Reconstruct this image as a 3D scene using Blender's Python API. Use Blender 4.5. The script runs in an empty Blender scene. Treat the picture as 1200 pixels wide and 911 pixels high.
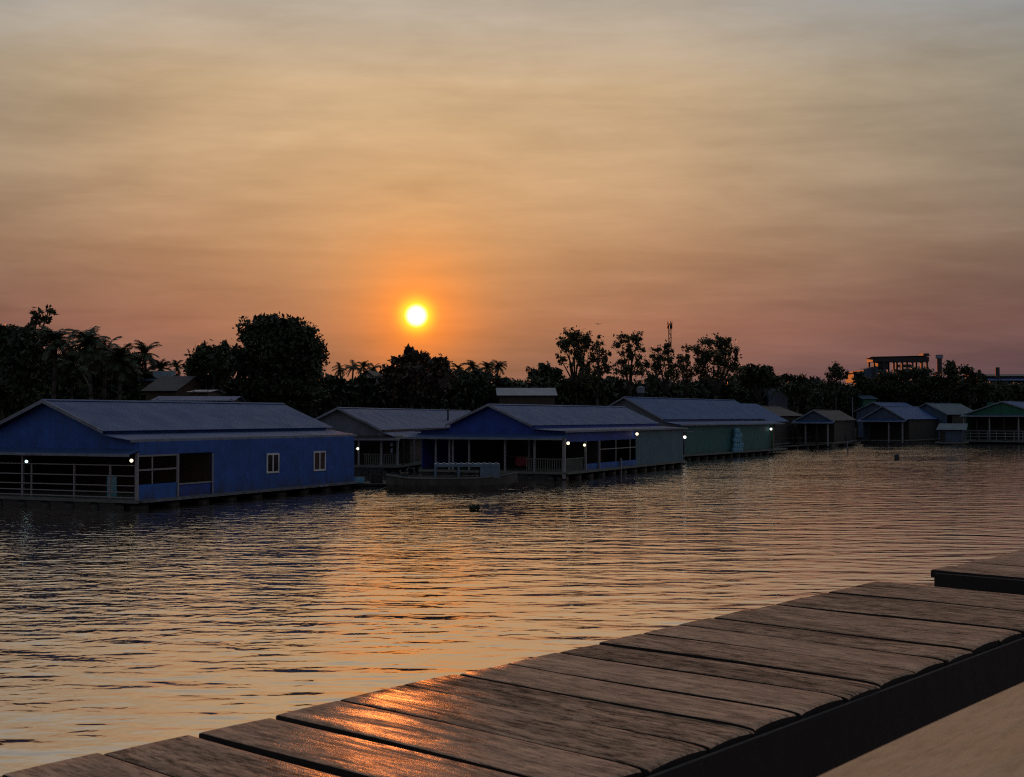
import bpy, math, random
import numpy as np
from mathutils import Vector
random.seed(7); rng = np.random.default_rng(11)
scene = bpy.context.scene
col = scene.collection
R = math.radians

# ---------------------------------------------------------------- camera
F, H = 1500.0, 4.0                      # focal length for a 1200 px wide picture, eye height over the water
PITCH = math.atan(32.5 / F)
cd = bpy.data.cameras.new('camera'); cam = bpy.data.objects.new('camera', cd); col.objects.link(cam)
cam.location = (0, 0, H); cam.rotation_euler = (math.pi / 2 + PITCH, 0, 0)
cd.sensor_width = 36; cd.lens = 45; cd.clip_end = 20000; cd.clip_start = 0.05
cd.dof.use_dof = True; cd.dof.focus_distance = 14; cd.dof.aperture_fstop = 16
scene.camera = cam

def ray(px, py):
    x = (px - 600) / F; y = (455.5 - py) / F
    return Vector((x, math.cos(PITCH) - y * math.sin(PITCH), math.sin(PITCH) + y * math.cos(PITCH)))
def G(px, py, z=0.0):                   # point of a level plane
    r = ray(px, py); t = (z - H) / r.z
    return Vector((0, 0, H)) + r * t
def D(px, py, Y):                       # point at a given distance
    r = ray(px, py); return Vector((0, 0, H)) + r * (Y / r.y)

# ---------------------------------------------------------------- mesh helpers
class MB:
    def __init__(s): s.v = []; s.f = []
    def poly(s, pts):
        n = len(s.v); s.v += [tuple(p) for p in pts]; s.f.append(tuple(range(n, n + len(pts)))); return s
    def box(s, x0, x1, y0, y1, z0, z1):
        n = len(s.v)
        s.v += [(x, y, z) for x in (x0, x1) for y in (y0, y1) for z in (z0, z1)]
        for a in ((0,1,3,2),(4,6,7,5),(0,4,5,1),(2,3,7,6),(0,2,6,4),(1,5,7,3)): s.f.append(tuple(n + i for i in a))
        return s
    def prism(s, pts, off):             # closed polygon swept by a vector
        off = Vector(off); n = len(s.v); k = len(pts)
        s.v += [tuple(p) for p in pts] + [tuple(Vector(p) + off) for p in pts]
        s.f.append(tuple(range(n + k - 1, n - 1, -1))); s.f.append(tuple(range(n + k, n + 2 * k)))
        for i in range(k):
            j = (i + 1) % k; s.f.append((n + i, n + j, n + k + j, n + k + i))
        return s
    def tube(s, p0, p1, r0, r1=None, n=8, caps=True):
        p0 = Vector(p0); p1 = Vector(p1); r1 = r0 if r1 is None else r1
        d = (p1 - p0).normalized(); a = d.orthogonal().normalized(); b = d.cross(a); k = len(s.v)
        for p, r in ((p0, r0), (p1, r1)):
            for i in range(n):
                t = 2 * math.pi * i / n; s.v.append(tuple(p + a * (r * math.cos(t)) + b * (r * math.sin(t))))
        for i in range(n):
            j = (i + 1) % n; s.f.append((k + i, k + j, k + n + j, k + n + i))
        if caps: s.f.append(tuple(range(k + n - 1, k - 1, -1))); s.f.append(tuple(range(k + n, k + 2 * n)))
        return s
    def ball(s, c, r, nu=10, nv=7, sz=1.0):
        k = len(s.v); c = Vector(c)
        for i in range(nv + 1):
            th = math.pi * i / nv
            for j in range(nu):
                ph = 2 * math.pi * j / nu
                s.v.append((c.x + r * math.sin(th) * math.cos(ph), c.y + r * math.sin(th) * math.sin(ph), c.z + sz * r * math.cos(th)))
        for i in range(nv):
            for j in range(nu):
                j2 = (j + 1) % nu; s.f.append((k + i*nu + j, k + (i+1)*nu + j, k + (i+1)*nu + j2, k + i*nu + j2))
        return s
    def sheet(s, e0, e1, r0, r1, th=0.03, pitch=0.28, amp=0.005):   # corrugated metal sheet, ribs from eave to ridge
        e0, e1, r0, r1 = map(Vector, (e0, e1, r0, r1))
        L = max((e1 - e0).length, (r1 - r0).length); n = max(4, int(L / pitch * 4))
        nr = (e1 - e0).cross(r0 - e0).normalized()
        if nr.z < 0: nr = -nr
        k = len(s.v)
        for i in range(n + 1):
            t = i / n; o = nr * (amp * math.sin(t * L / pitch * 2 * math.pi))
            a = e0.lerp(e1, t) + o; b = r0.lerp(r1, t) + o; m = a.lerp(b, 0.5) - nr * 0.012
            for p in (a, m, b): s.v.append(tuple(p))
            for p in (a, m, b): s.v.append(tuple(p - nr * th))
        for i in range(n):
            p = k + 6 * i; q = p + 6
            s.f += [(p, q, q+1, p+1), (p+1, q+1, q+2, p+2), (p+3, p+4, q+4, q+3), (p+4, p+5, q+5, q+4),
                    (p, p+3, q+3, q), (p+2, q+2, q+5, p+5)]
        for p in (k, k + 6 * n): s.f += [(p, p+1, p+4, p+3), (p+1, p+2, p+5, p+4)]
        return s
    def build(s, name, m, parent=None, smooth=False, bevel=0):
        me = bpy.data.meshes.new(name); me.from_pydata(s.v, [], s.f); me.materials.append(m)
        if smooth: me.polygons.foreach_set('use_smooth', [True] * len(me.polygons))
        o = bpy.data.objects.new(name, me); col.objects.link(o)
        if parent: o.parent = parent
        if bevel:
            b = o.modifiers.new('bevel', 'BEVEL'); b.width = bevel; b.segments = 2; b.limit_method = 'ANGLE'
        return o
def tag(o, label=None, cat=None, group=None, kind=None):
    for k, v in (('label', label), ('category', cat), ('group', group), ('kind', kind)):
        if v: o[k] = v
    return o
def empty(name, loc=(0, 0, 0), rz=0.0, label=None, cat=None, group=None):
    o = bpy.data.objects.new(name, None); col.objects.link(o); o.location = loc; o.rotation_euler = (0, 0, rz)
    o.empty_display_size = 0.2
    return tag(o, label, cat, group)

# ---------------------------------------------------------------- materials
class NT:
    def __init__(s, tree): s.t = tree
    def n(s, typ, **kw):
        nd = s.t.nodes.new(typ)
        for k, v in kw.items(): setattr(nd, k, v)
        return nd
    def l(s, a, b): s.t.links.new(a, b)
    def put(s, sock, v):
        if hasattr(v, 'is_output'): s.l(v, sock)
        else: sock.default_value = v
    def math(s, op, a, b=0.0, c=None, clamp=False):
        nd = s.n('ShaderNodeMath', operation=op, use_clamp=clamp); s.put(nd.inputs[0], a); s.put(nd.inputs[1], b)
        if c is not None: s.put(nd.inputs[2], c)
        return nd.outputs[0]
    def mix(s, f, a, b, blend='MIX'):
        nd = s.n('ShaderNodeMix', data_type='RGBA', blend_type=blend); s.put(nd.inputs[0], f)
        s.put(nd.inputs[6], a); s.put(nd.inputs[7], b); return nd.outputs[2]
    def ramp(s, fac, stops, interp='LINEAR'):
        nd = s.n('ShaderNodeValToRGB'); s.put(nd.inputs[0], fac); cr = nd.color_ramp; cr.interpolation = interp
        while len(cr.elements) < len(stops): cr.elements.new(0.5)
        for e, (p, c) in zip(cr.elements, stops):
            e.position = p; e.color = (*c, 1) if not isinstance(c, (int, float)) else (c, c, c, 1)
        return nd.outputs[0]
    def noise(s, vec, scale, detail=3, rough=0.5, dist=0.0):
        nd = s.n('ShaderNodeTexNoise'); s.put(nd.inputs['Vector'], vec); nd.inputs['Scale'].default_value = scale
        nd.inputs['Detail'].default_value = detail; nd.inputs['Roughness'].default_value = rough; nd.inputs['Distortion'].default_value = dist
        return nd.outputs[0]
    def scale(s, vec, sx, sy, sz, loc=(0, 0, 0), rz=0.0):
        nd = s.n('ShaderNodeMapping'); s.put(nd.inputs[0], vec); nd.inputs['Scale'].default_value = (sx, sy, sz)
        nd.inputs['Location'].default_value = loc; nd.inputs['Rotation'].default_value = (0, 0, rz); return nd.outputs[0]
    def bump(s, h, strength, dist, normal=None):
        nd = s.n('ShaderNodeBump'); s.put(nd.inputs['Height'], h); s.put(nd.inputs['Strength'], strength)
        nd.inputs['Distance'].default_value = dist
        if normal: s.l(normal, nd.inputs['Normal'])
        return nd.outputs[0]
def lin(r, g, b):
    f = lambda c: (c / 255 / 12.92) if c <= 10 else ((c / 255 + 0.055) / 1.055) ** 2.4
    return (f(r), f(g), f(b))
def mat(name):
    m = bpy.data.materials.new(name); m.use_nodes = True; t = NT(m.node_tree)
    return m, t, m.node_tree.nodes['Principled BSDF']
def four(c): return (c[0], c[1], c[2], 1)

def paint(name, c, rough=0.65, worn=0.35, stain=(0.05, 0.045, 0.04), boards=0.0):
    m, t, p = mat(name); tc = t.n('ShaderNodeTexCoord').outputs['Object']
    a = t.noise(tc, 1.3, 5, 0.6); b = t.noise(t.scale(tc, 3, 3, 0.35), 2.0, 4, 0.6)
    c1 = t.mix(t.ramp(a, [(0.3, 0.0), (0.75, 1.0)]), four([x * 0.62 for x in c]), four([min(1, x * 1.18) for x in c]))
    c2 = t.mix(t.ramp(b, [(0.48, 0.0), (0.75, worn)]), c1, four(stain))
    sz = t.n('ShaderNodeSeparateXYZ'); t.l(tc, sz.inputs[0])
    jx = t.math('FRACT', t.math('DIVIDE', t.math('ADD', sz.outputs[0], t.math('MULTIPLY', sz.outputs[1], 1.0)), 1.15))
    joint = t.ramp(jx, [(0.0, 1.0), (0.022, 0.0), (0.985, 0.0), (1.0, 0.8)])
    c2 = t.mix(t.math('MULTIPLY', joint, 0.55), c2, four([x * 0.35 for x in c]))
    low = t.math('MULTIPLY', t.ramp(sz.outputs[2], [(0.40, 1.0), (1.25, 0.0)]), t.ramp(t.noise(t.scale(tc, 2, 2, 0.6), 1.6, 5, 0.65), [(0.35, 0.0), (0.62, 0.8)]))
    c2 = t.mix(low, c2, four(stain))
    t.l(c2, p.inputs['Base Color']); p.inputs['Roughness'].default_value = rough
    h = t.math('SUBTRACT', t.noise(tc, 14, 3), t.math('MULTIPLY', joint, 1.2))
    if boards:
        w = t.n('ShaderNodeTexWave', wave_type='BANDS', bands_direction='X', wave_profile='SIN'); t.l(tc, w.inputs[0])
        w.inputs['Scale'].default_value = boards; h = t.math('ADD', t.math('MULTIPLY', h, 0.2), w.outputs[1])
    t.l(t.bump(h, 0.35, 0.02), p.inputs['Normal']); return m
def tin(name, c, rust=0.25, rough=0.55, metal=0.08, rustc=(0.11, 0.055, 0.03)):
    m, t, p = mat(name); tc = t.n('ShaderNodeTexCoord').outputs['Object']
    a = t.noise(tc, 0.8, 5, 0.65); b = t.noise(t.scale(tc, 2.2, 0.35, 0.35), 1.6, 6, 0.65)
    sh = t.n('ShaderNodeTexVoronoi', feature='F1'); t.l(t.scale(tc, 1.1, 0.25, 0.25), sh.inputs['Vector']); sh.inputs['Scale'].default_value = 1.0
    c0 = t.mix(t.math('MULTIPLY', sh.outputs['Color'], 0.35), four([x * 0.82 for x in c]), four([min(1, x * 1.15) for x in c]))
    c1 = t.mix(t.ramp(a, [(0.35, 0.0), (0.7, 0.5)]), c0, four([x * 0.6 for x in c]))
    c2 = t.mix(t.ramp(b, [(0.55, 0.0), (0.72, rust)]), c1, four(rustc))
    t.l(c2, p.inputs['Base Color']); p.inputs['Metallic'].default_value = metal
    t.l(t.math('ADD', t.math('MULTIPLY', a, 0.3), rough - 0.1), p.inputs['Roughness']); p.inputs['Specular IOR Level'].default_value = 0.25
    t.l(t.bump(t.noise(tc, 6, 4), 0.2, 0.03), p.inputs['Normal']); return m
def plain(name, c, rough=0.7, var=0.3, scale=3.0, metal=0.0):
    m, t, p = mat(name); tc = t.n('ShaderNodeTexCoord').outputs['Object']
    a = t.noise(tc, scale, 5, 0.6)
    t.l(t.mix(a, four([x * (1 - var) for x in c]), four([min(1, x * (1 + var)) for x in c])), p.inputs['Base Color'])
    p.inputs['Roughness'].default_value = rough; p.inputs['Metallic'].default_value = metal
    t.l(t.bump(t.noise(tc, scale * 5, 3), 0.3, 0.02), p.inputs['Normal']); return m
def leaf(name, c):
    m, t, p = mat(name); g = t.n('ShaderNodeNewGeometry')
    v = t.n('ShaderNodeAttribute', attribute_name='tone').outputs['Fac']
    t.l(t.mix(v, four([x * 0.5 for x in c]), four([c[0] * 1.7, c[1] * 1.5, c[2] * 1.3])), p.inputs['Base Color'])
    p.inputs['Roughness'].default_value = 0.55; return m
def glow(name, c, s):
    m, t, p = mat(name); p.inputs['Base Color'].default_value = four(c)
    p.inputs['Emission Color'].default_value = four(c); p.inputs['Emission Strength'].default_value = s; return m
def wood(name, dark, light, sat, gx=1.0, rough=0.5, spec=0.5, fib=0.85):   # weathered planks, grain along local x
    m, t, p = mat(name); tc0 = t.n('ShaderNodeTexCoord').outputs['Object']
    at = t.n('ShaderNodeAttribute', attribute_name='tone').outputs['Fac']
    off = t.n('ShaderNodeVectorMath', operation='ADD'); t.l(tc0, off.inputs[0])
    cmb = t.n('ShaderNodeCombineXYZ'); t.l(t.math('MULTIPLY', at, 37.0), cmb.inputs[0]); t.l(t.math('MULTIPLY', at, 11.0), cmb.inputs[2]); t.l(cmb.outputs[0], off.inputs[1])
    tc = off.outputs[0]
    g1 = t.noise(t.scale(tc, 1.5, 11, 11), 1.3, 10, 0.78, 0.9)       # long grain
    g2 = t.noise(t.scale(tc, 13.0, 60, 60), 1.0, 5, 0.8)           # fine fibres
    bl = t.noise(t.scale(tc, 1.3, 7, 7), 1.4, 6, 0.66, 0.8)          # weathered blotches
    kn = t.n('ShaderNodeTexVoronoi', feature='F1'); t.l(t.scale(tc, 1.3, 5.5, 0.01), kn.inputs['Vector']); kn.inputs['Scale'].default_value = 1.1
    knot = t.ramp(kn.outputs['Distance'], [(0.02, 1.0), (0.09, 0.0)])
    c = t.mix(t.ramp(g1, [(0.33, 0.0), (0.52, 1.0)]), four(dark), four(light))
    c = t.mix(t.ramp(bl, [(0.40, 0.0), (0.62, 0.7)]), c, four(sat))
    c = t.mix(t.ramp(g2, [(0.38, fib), (0.54, 0.0)]), c, four([x * 0.25 for x in dark]))
    c = t.mix(t.math('MULTIPLY', t.math('SUBTRACT', at, 0.5), 0.5), c, four([x * 1.5 for x in light]))
    c = t.mix(t.math('MULTIPLY', knot, fib * 0.8), c, four([x * 0.3 for x in dark]))
    h = t.math('ADD', t.math('MULTIPLY', g1, 0.6), t.math('MULTIPLY', g2, 0.5)); bn = t.bump(h, 0.55, 0.006)
    df = t.n('ShaderNodeBsdfDiffuse'); t.l(c, df.inputs[0]); t.l(bn, df.inputs['Normal']); df.inputs['Roughness'].default_value = 0.6
    gl = t.n('ShaderNodeBsdfGlossy'); gl.inputs[0].default_value = (1, 1, 1, 1); gl.inputs['Roughness'].default_value = rough; t.l(bn, gl.inputs['Normal'])
    ms = t.n('ShaderNodeMixShader')
    t.l(t.math('MULTIPLY', t.math('MULTIPLY', t.ramp(g1, [(0.44, 0.05), (0.60, 1.0)]), t.ramp(bl, [(0.36, 1.0), (0.58, 0.25)])), spec), ms.inputs[0])
    t.l(df.outputs[0], ms.inputs[1]); t.l(gl.outputs[0], ms.inputs[2])
    m.node_tree.nodes.remove(p); t.l(ms.outputs[0], m.node_tree.nodes['Material Output'].inputs[0]); return m

M = {
 'blue':   paint('blue_paint', (0.026, 0.12, 0.47), worn=0.38),
 'blued':  paint('deep_blue_paint', (0.022, 0.075, 0.42), worn=0.2),
 'bluep':  paint('panel_blue_paint', (0.028, 0.155, 0.58), worn=0.15),
 'grey':   paint('grey_boards', (0.17, 0.20, 0.25), boards=1.6),
 'teal':   tin('green_tin_wall', (0.15, 0.26, 0.31), rust=0.5, rough=0.55, metal=0.1),
 'green':  paint('green_paint', (0.03, 0.17, 0.17), worn=0.4),
 'greend': paint('dark_green_paint', (0.02, 0.17, 0.10), worn=0.3),
 'bluegrey': paint('blue_grey_paint', (0.07, 0.115, 0.19), worn=0.3),
 'tin':    tin('weathered_tin', (0.066, 0.130, 0.300)),
 'tinblue': tin('blue_tin', (0.050, 0.125, 0.32), rust=0.12),
 'tingreen': tin('green_grey_tin', (0.085, 0.15, 0.20), rust=0.3),
 'tinrust': tin('rusty_tin', (0.10, 0.09, 0.085), rust=0.8, rough=0.6, metal=0.1),
 'pale':   paint('pale_metal', (0.25, 0.29, 0.36), worn=0.35, rough=0.5),
 'white':  paint('white_frame', (0.88, 0.88, 0.90), worn=0.08, rough=0.5),
 'pipe':   plain('galvanised_pipe', (0.27, 0.28, 0.31), 0.45, 0.2, 4, 0.4),
 'dark':   plain('dark_timber', (0.030, 0.026, 0.023), 0.8, 0.4, 2),
 'brown':  paint('brown_boards', (0.075, 0.05, 0.035), boards=1.4),
 'deckb':  plain('platform_boards', (0.16, 0.17, 0.15), 0.8, 0.5, 2),
 'float':  plain('dark_float', (0.02, 0.022, 0.025), 0.5, 0.3, 2),
 'glass':  plain('dark_pane', (0.01, 0.012, 0.015), 0.12, 0.2, 2),
 'hull':   paint('boat_hull', (0.15, 0.135, 0.12), worn=0.5, boards=0.0),
 'cabin':  paint('boat_blue', (0.17, 0.25, 0.34), worn=0.3),
 'red':    plain('faded_red', (0.20, 0.025, 0.04), 0.8, 0.3, 4),
 'orange': plain('orange_plastic', (0.65, 0.16, 0.03), 0.45, 0.2, 4),
 'jug':    plain('blue_jug_plastic', (0.17, 0.44, 0.60), 0.35, 0.3, 4),
 'leaf':   leaf('leaf_dark', (0.035, 0.055, 0.022)),
 'leafb':  leaf('leaf_olive', (0.05, 0.062, 0.022)),
 'leafr':  leaf('leaf_brown', (0.065, 0.045, 0.028)),
 'palm':   leaf('leaf_palm', (0.04, 0.06, 0.024)),
 'bark':   plain('bark', (0.06, 0.05, 0.042), 0.85, 0.4, 6),
 'soil':   plain('bank_soil', (0.07, 0.055, 0.04), 0.95, 0.5, 0.6),
 'concrete': plain('concrete', (0.28, 0.28, 0.27), 0.85, 0.3, 0.4),
 'steel':  plain('dark_steel', (0.03, 0.033, 0.04), 0.6, 0.3, 1),
 'plank':  wood('weathered_planks', (0.050, 0.035, 0.025), (0.84, 0.535, 0.33), (0.46, 0.30, 0.19), rough=0.22, spec=0.05),
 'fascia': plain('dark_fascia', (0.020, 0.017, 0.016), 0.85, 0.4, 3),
 'rail':   wood('brown_rail', (0.86, 0.535, 0.285), (0.95, 0.61, 0.335), (0.90, 0.565, 0.30), rough=0.5, spec=0.06, fib=0.22),
 'lampw':  glow('white_lamp', (1.0, 0.94, 0.84), 1.9),
 'lampc':  glow('cool_lamp', (0.62, 0.95, 1.0), 1.9),
 'lampy':  glow('warm_lamp', (1.0, 0.80, 0.50), 1.9),
 'rope':   plain('rope', (0.2, 0.17, 0.12), 0.9, 0.3, 8),
}

# ---------------------------------------------------------------- sky
SUN = ray(488, 370).normalized()
SUN_EL = math.asin(SUN.z); SUN_AZ = math.atan2(SUN.x, SUN.y)
w = bpy.data.worlds.new('World'); scene.world = w; w.use_nodes = True
t = NT(w.node_tree); bg = w.node_tree.nodes['Background']
dirv = t.n('ShaderNodeTexCoord').outputs['Generated']
sx = t.n('ShaderNodeSeparateXYZ'); t.l(dirv, sx.inputs[0]); dx, dy, dz = sx.outputs
def srgb_stops(lst): return [(p, lin(*c)) for p, c in lst]
# soft stratus: streaked along the horizon, seen on a high level layer
up = t.math('ADD', t.math('MAXIMUM', dz, 0.0), 0.12)
cv = t.n('ShaderNodeCombineXYZ'); t.l(t.math('DIVIDE', dx, up), cv.inputs[0]); t.l(t.math('DIVIDE', dy, up), cv.inputs[1])
cl1 = t.noise(t.scale(cv.outputs[0], 0.55, 0.8, 1, (3.1, 1.7, 0), R(16)), 1.0, 6, 0.58, 0.5)
cl2 = t.noise(t.scale(cv.outputs[0], 1.3, 2.3, 1, (7.3, 4.2, 0), R(-14)), 1.2, 6, 0.62, 0.4)
cl3 = t.noise(t.scale(dirv, 7, 7, 34, (0.3, 0.2, 0.5)), 1.0, 5, 0.6, 0.4)
cl4 = t.noise(t.scale(dirv, 4, 4, 70, (4.3, 1.2, 2.5)), 1.0, 3, 0.5, 0.2)
cloud = t.math('ADD', t.math('MULTIPLY', cl1, 0.42), t.math('ADD', t.math('MULTIPLY', cl2, 0.24), t.math('ADD', t.math('MULTIPLY', cl3, 0.22), t.math('MULTIPLY', cl4, 0.12))))
elev = t.math('ADD', dz, t.math('MULTIPLY', t.math('SUBTRACT', cloud, 0.5), 0.06))
base = t.ramp(elev, srgb_stops([(0.0, (112, 87, 87)), (0.03, (122, 86, 85)), (0.07, (146, 96, 84)), (0.125, (161, 120, 94)),
        (0.185, (189, 156, 123)), (0.245, (201, 173, 139)), (0.30, (188, 176, 161)), (0.42, (168, 160, 150)), (0.6, (152, 148, 144)), (1.0, (136, 138, 144))]))
# azimuth: the glow fades away from the sun, the east is blue grey
hl = t.math('SQRT', t.math('ADD', t.math('MULTIPLY', dx, dx), t.math('ADD', t.math('MULTIPLY', dy, dy), 1e-6)))
hd = t.math('DIVIDE', t.math('ADD', t.math('MULTIPLY', dx, math.sin(SUN_AZ)), t.math('MULTIPLY', dy, math.cos(SUN_AZ))), hl)
az = t.math('DIVIDE', t.math('ARCCOSINE', t.math('MINIMUM', hd, 1.0)), math.pi)
fade = t.ramp(az, [(0.0, (1.02, 1.02, 1.02)), (0.06, (0.98, 0.97, 0.96)), (0.10, (0.74, 0.81, 0.90)), (0.15, (0.52, 0.63, 0.79)),
                   (0.30, (0.44, 0.54, 0.70)), (1.0, (0.28, 0.38, 0.58))])
skyc = t.mix(1.0, base, fade, 'MULTIPLY')
shade = t.ramp(cloud, [(0.36, 0.76), (0.5, 1.0), (0.62, 1.20)])
skyc = t.mix(1.0, skyc, shade, 'MULTIPLY')
# aureole
dt = t.n('ShaderNodeVectorMath', operation='DOT_PRODUCT'); t.l(dirv, dt.inputs[0]); dt.inputs[1].default_value = SUN
th = t.math('MULTIPLY', t.math('ARCCOSINE', t.math('MINIMUM', dt.outputs['Value'], 1.0)), 180 / math.pi)
def expo(deg, p=1.0):
    q = t.math('DIVIDE', th, deg)
    if p != 1.0: q = t.math('POWER', q, p)
    return t.math('EXPONENT', t.math('MULTIPLY', q, -1.0))
g_wide = t.math('MULTIPLY', expo(3.8), t.math('ADD', 0.10, t.math('MULTIPLY', t.math('MULTIPLY', elev, 5.5, clamp=True), 0.9)))
g_mid = t.math('MULTIPLY', expo(2.1, 1.4), t.math('ADD', 0.55, t.math('MULTIPLY', cl3, 0.8)))
g_in = expo(0.66, 2.4)
def addc(a, f, c):
    return t.mix(1.0, a, t.mix(f, (0, 0, 0, 1), four(c)), 'ADD')
skyc = t.mix(t.math('MULTIPLY', g_mid, 0.85, clamp=True), skyc, t.mix(1.0, skyc, (1.0, 0.52, 0.14, 1), 'MULTIPLY'))
skyc = t.mix(t.math('MULTIPLY', expo(4.5), 0.85, clamp=True), skyc, t.mix(1.0, skyc, (1.0, 0.86, 0.55, 1), 'MULTIPLY'))
skyc = addc(skyc, g_wide, (0.46, 0.165, 0.0))
skyc = addc(skyc, g_mid, (0.66, 0.115, 0.0))
skyc = addc(skyc, g_in, (1.0, 0.95, 0.0))
disc = t.ramp(t.math('DIVIDE', th, 1.0), [(0.20, 1.0), (0.56, 0.0)], 'EASE')
skyc = addc(skyc, disc, (8.0, 6.2, 1.6))
nis = t.n('ShaderNodeTexSky', sky_type='NISHITA', sun_disc=False); nis.sun_elevation = SUN_EL; nis.sun_rotation = SUN_AZ
nis.dust_density = 4.0
nk = t.mix(1.0, nis.outputs[0], (0.0025, 0.0025, 0.0025, 1), 'MULTIPLY')
skyc = t.mix(1.0, skyc, nk, 'ADD')
t.l(skyc, bg.inputs[0]); bg.inputs[1].default_value = 1.0
sl = bpy.data.lights.new('sun', 'SUN'); sl.energy = 2.0; sl.angle = R(0.55); sl.color = (1.0, 0.24, 0.04)
so = bpy.data.objects.new('sun', sl); col.objects.link(so); so.rotation_euler = (-SUN).to_track_quat('-Z', 'Y').to_euler(); so.location = (0, 0, 60)

# ---------------------------------------------------------------- ground, water
bank = [(-3000, -200), (-200, 66), (-45, 86), (-15, 106), (5, 126), (25, 156), (40, 188), (60, 220), (110, 233), (600, 255), (4000, 500)]
g = MB()
n = len(bank)
for k, (off, z) in enumerate(((-3, -1.6), (0, 0.6), (4, 1.7), (9000, 2.2))):
    for x, y in bank: g.v.append((x + (off * 0.2 if off < 100 else x * 0.5), y + off, z))
for k in range(3):
    for i in range(n - 1): g.f.append((k*n + i, k*n + i + 1, (k+1)*n + i + 1, (k+1)*n + i))
tag(g.build('ground', M['soil']), kind='structure')

def water_mat():
    m, t, p = mat('river_water')
    pos = t.n('ShaderNodeNewGeometry').outputs['Position']
    sp = t.n('ShaderNodeSeparateXYZ'); t.l(pos, sp.inputs[0])
    patch = t.noise(t.scale(pos, 0.06, 0.10, 1, (1.3, 0.4, 0), R(14)), 1.0, 4, 0.6, 0.8)
    dist = t.math('SUBTRACT', t.math('MULTIPLY', t.math('ADD', sp.outputs[0], 12.0), 0.91), t.math('MULTIPLY', t.math('SUBTRACT', sp.outputs[1], 43.0), 0.42))
    q = t.math('ADD', patch, t.math('MULTIPLY', t.math('SUBTRACT', 11.0, t.math('MINIMUM', t.math('MAXIMUM', dist, -2.0), 22.0)), 0.016))
    mask = t.ramp(q, [(0.36, 0.22), (0.50, 0.48), (0.66, 1.0)])                     # the current is ruffled along the floats
    w0 = t.noise(t.scale(pos, 0.45, 1.15, 1, (0, 0, 0), R(8)), 1.0, 2, 0.5)
    w1 = t.noise(t.scale(pos, 1.25, 2.0, 1, (4, 2, 0), R(14)), 1.0, 2, 0.5, 0.6)
    w2 = t.noise(t.scale(pos, 3.6, 4.6, 1, (9, 5, 0), R(-9)), 1.0, 2, 0.5, 0.3)
    sharp = t.math('POWER', w1, 1.7)
    h = t.math('ADD', t.math('MULTIPLY', w0, 0.06), t.math('MULTIPLY',
        t.math('ADD', t.math('MULTIPLY', sharp, 0.066), t.math('MULTIPLY', w2, 0.015)), mask))
    bn = t.bump(h, 1.0, 1.0)
    # muddy body under a strongly grazing-reflective surface
    gn = t.n('ShaderNodeNewGeometry')
    dp = t.n('ShaderNodeVectorMath', operation='DOT_PRODUCT'); t.l(bn, dp.inputs[0]); t.l(gn.outputs['Incoming'], dp.inputs[1])
    fr = t.math('POWER', t.math('SUBTRACT', 1.0, t.math('MAXIMUM', dp.outputs['Value'], 0.0)), 1.4)
    fr = t.math('ADD', 0.03, t.math('MULTIPLY', fr, 0.97))
    df = t.n('ShaderNodeBsdfDiffuse'); df.inputs[0].default_value = (0.15, 0.105, 0.07, 1); t.l(bn, df.inputs['Normal'])
    gl = t.n('ShaderNodeBsdfGlossy'); gl.inputs[0].default_value = (1.0, 0.96, 0.92, 1); gl.inputs['Roughness'].default_value = 0.06; t.l(bn, gl.inputs['Normal'])
    ms = t.n('ShaderNodeMixShader'); t.l(fr, ms.inputs[0]); t.l(df.outputs[0], ms.inputs[1]); t.l(gl.outputs[0], ms.inputs[2])
    m.node_tree.nodes.remove(p); t.l(ms.outputs[0], m.node_tree.nodes['Material Output'].inputs[0])
    return m
wm = MB()
xs = [-3000, -400, -120, -40, 0, 40, 120, 400, 4000]; ys = [-1500, -200, -20, 20, 60, 120, 200, 300, 700]
for y in ys:
    for x in xs: wm.v.append((x, y, 0))
for j in range(len(ys) - 1):
    for i in range(len(xs) - 1):
        a = j * len(xs) + i; wm.f.append((a, a + 1, a + len(xs) + 1, a + len(xs)))
M['water'] = water_mat()
tag(wm.build('river_water', M['water']), kind='structure')

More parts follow.
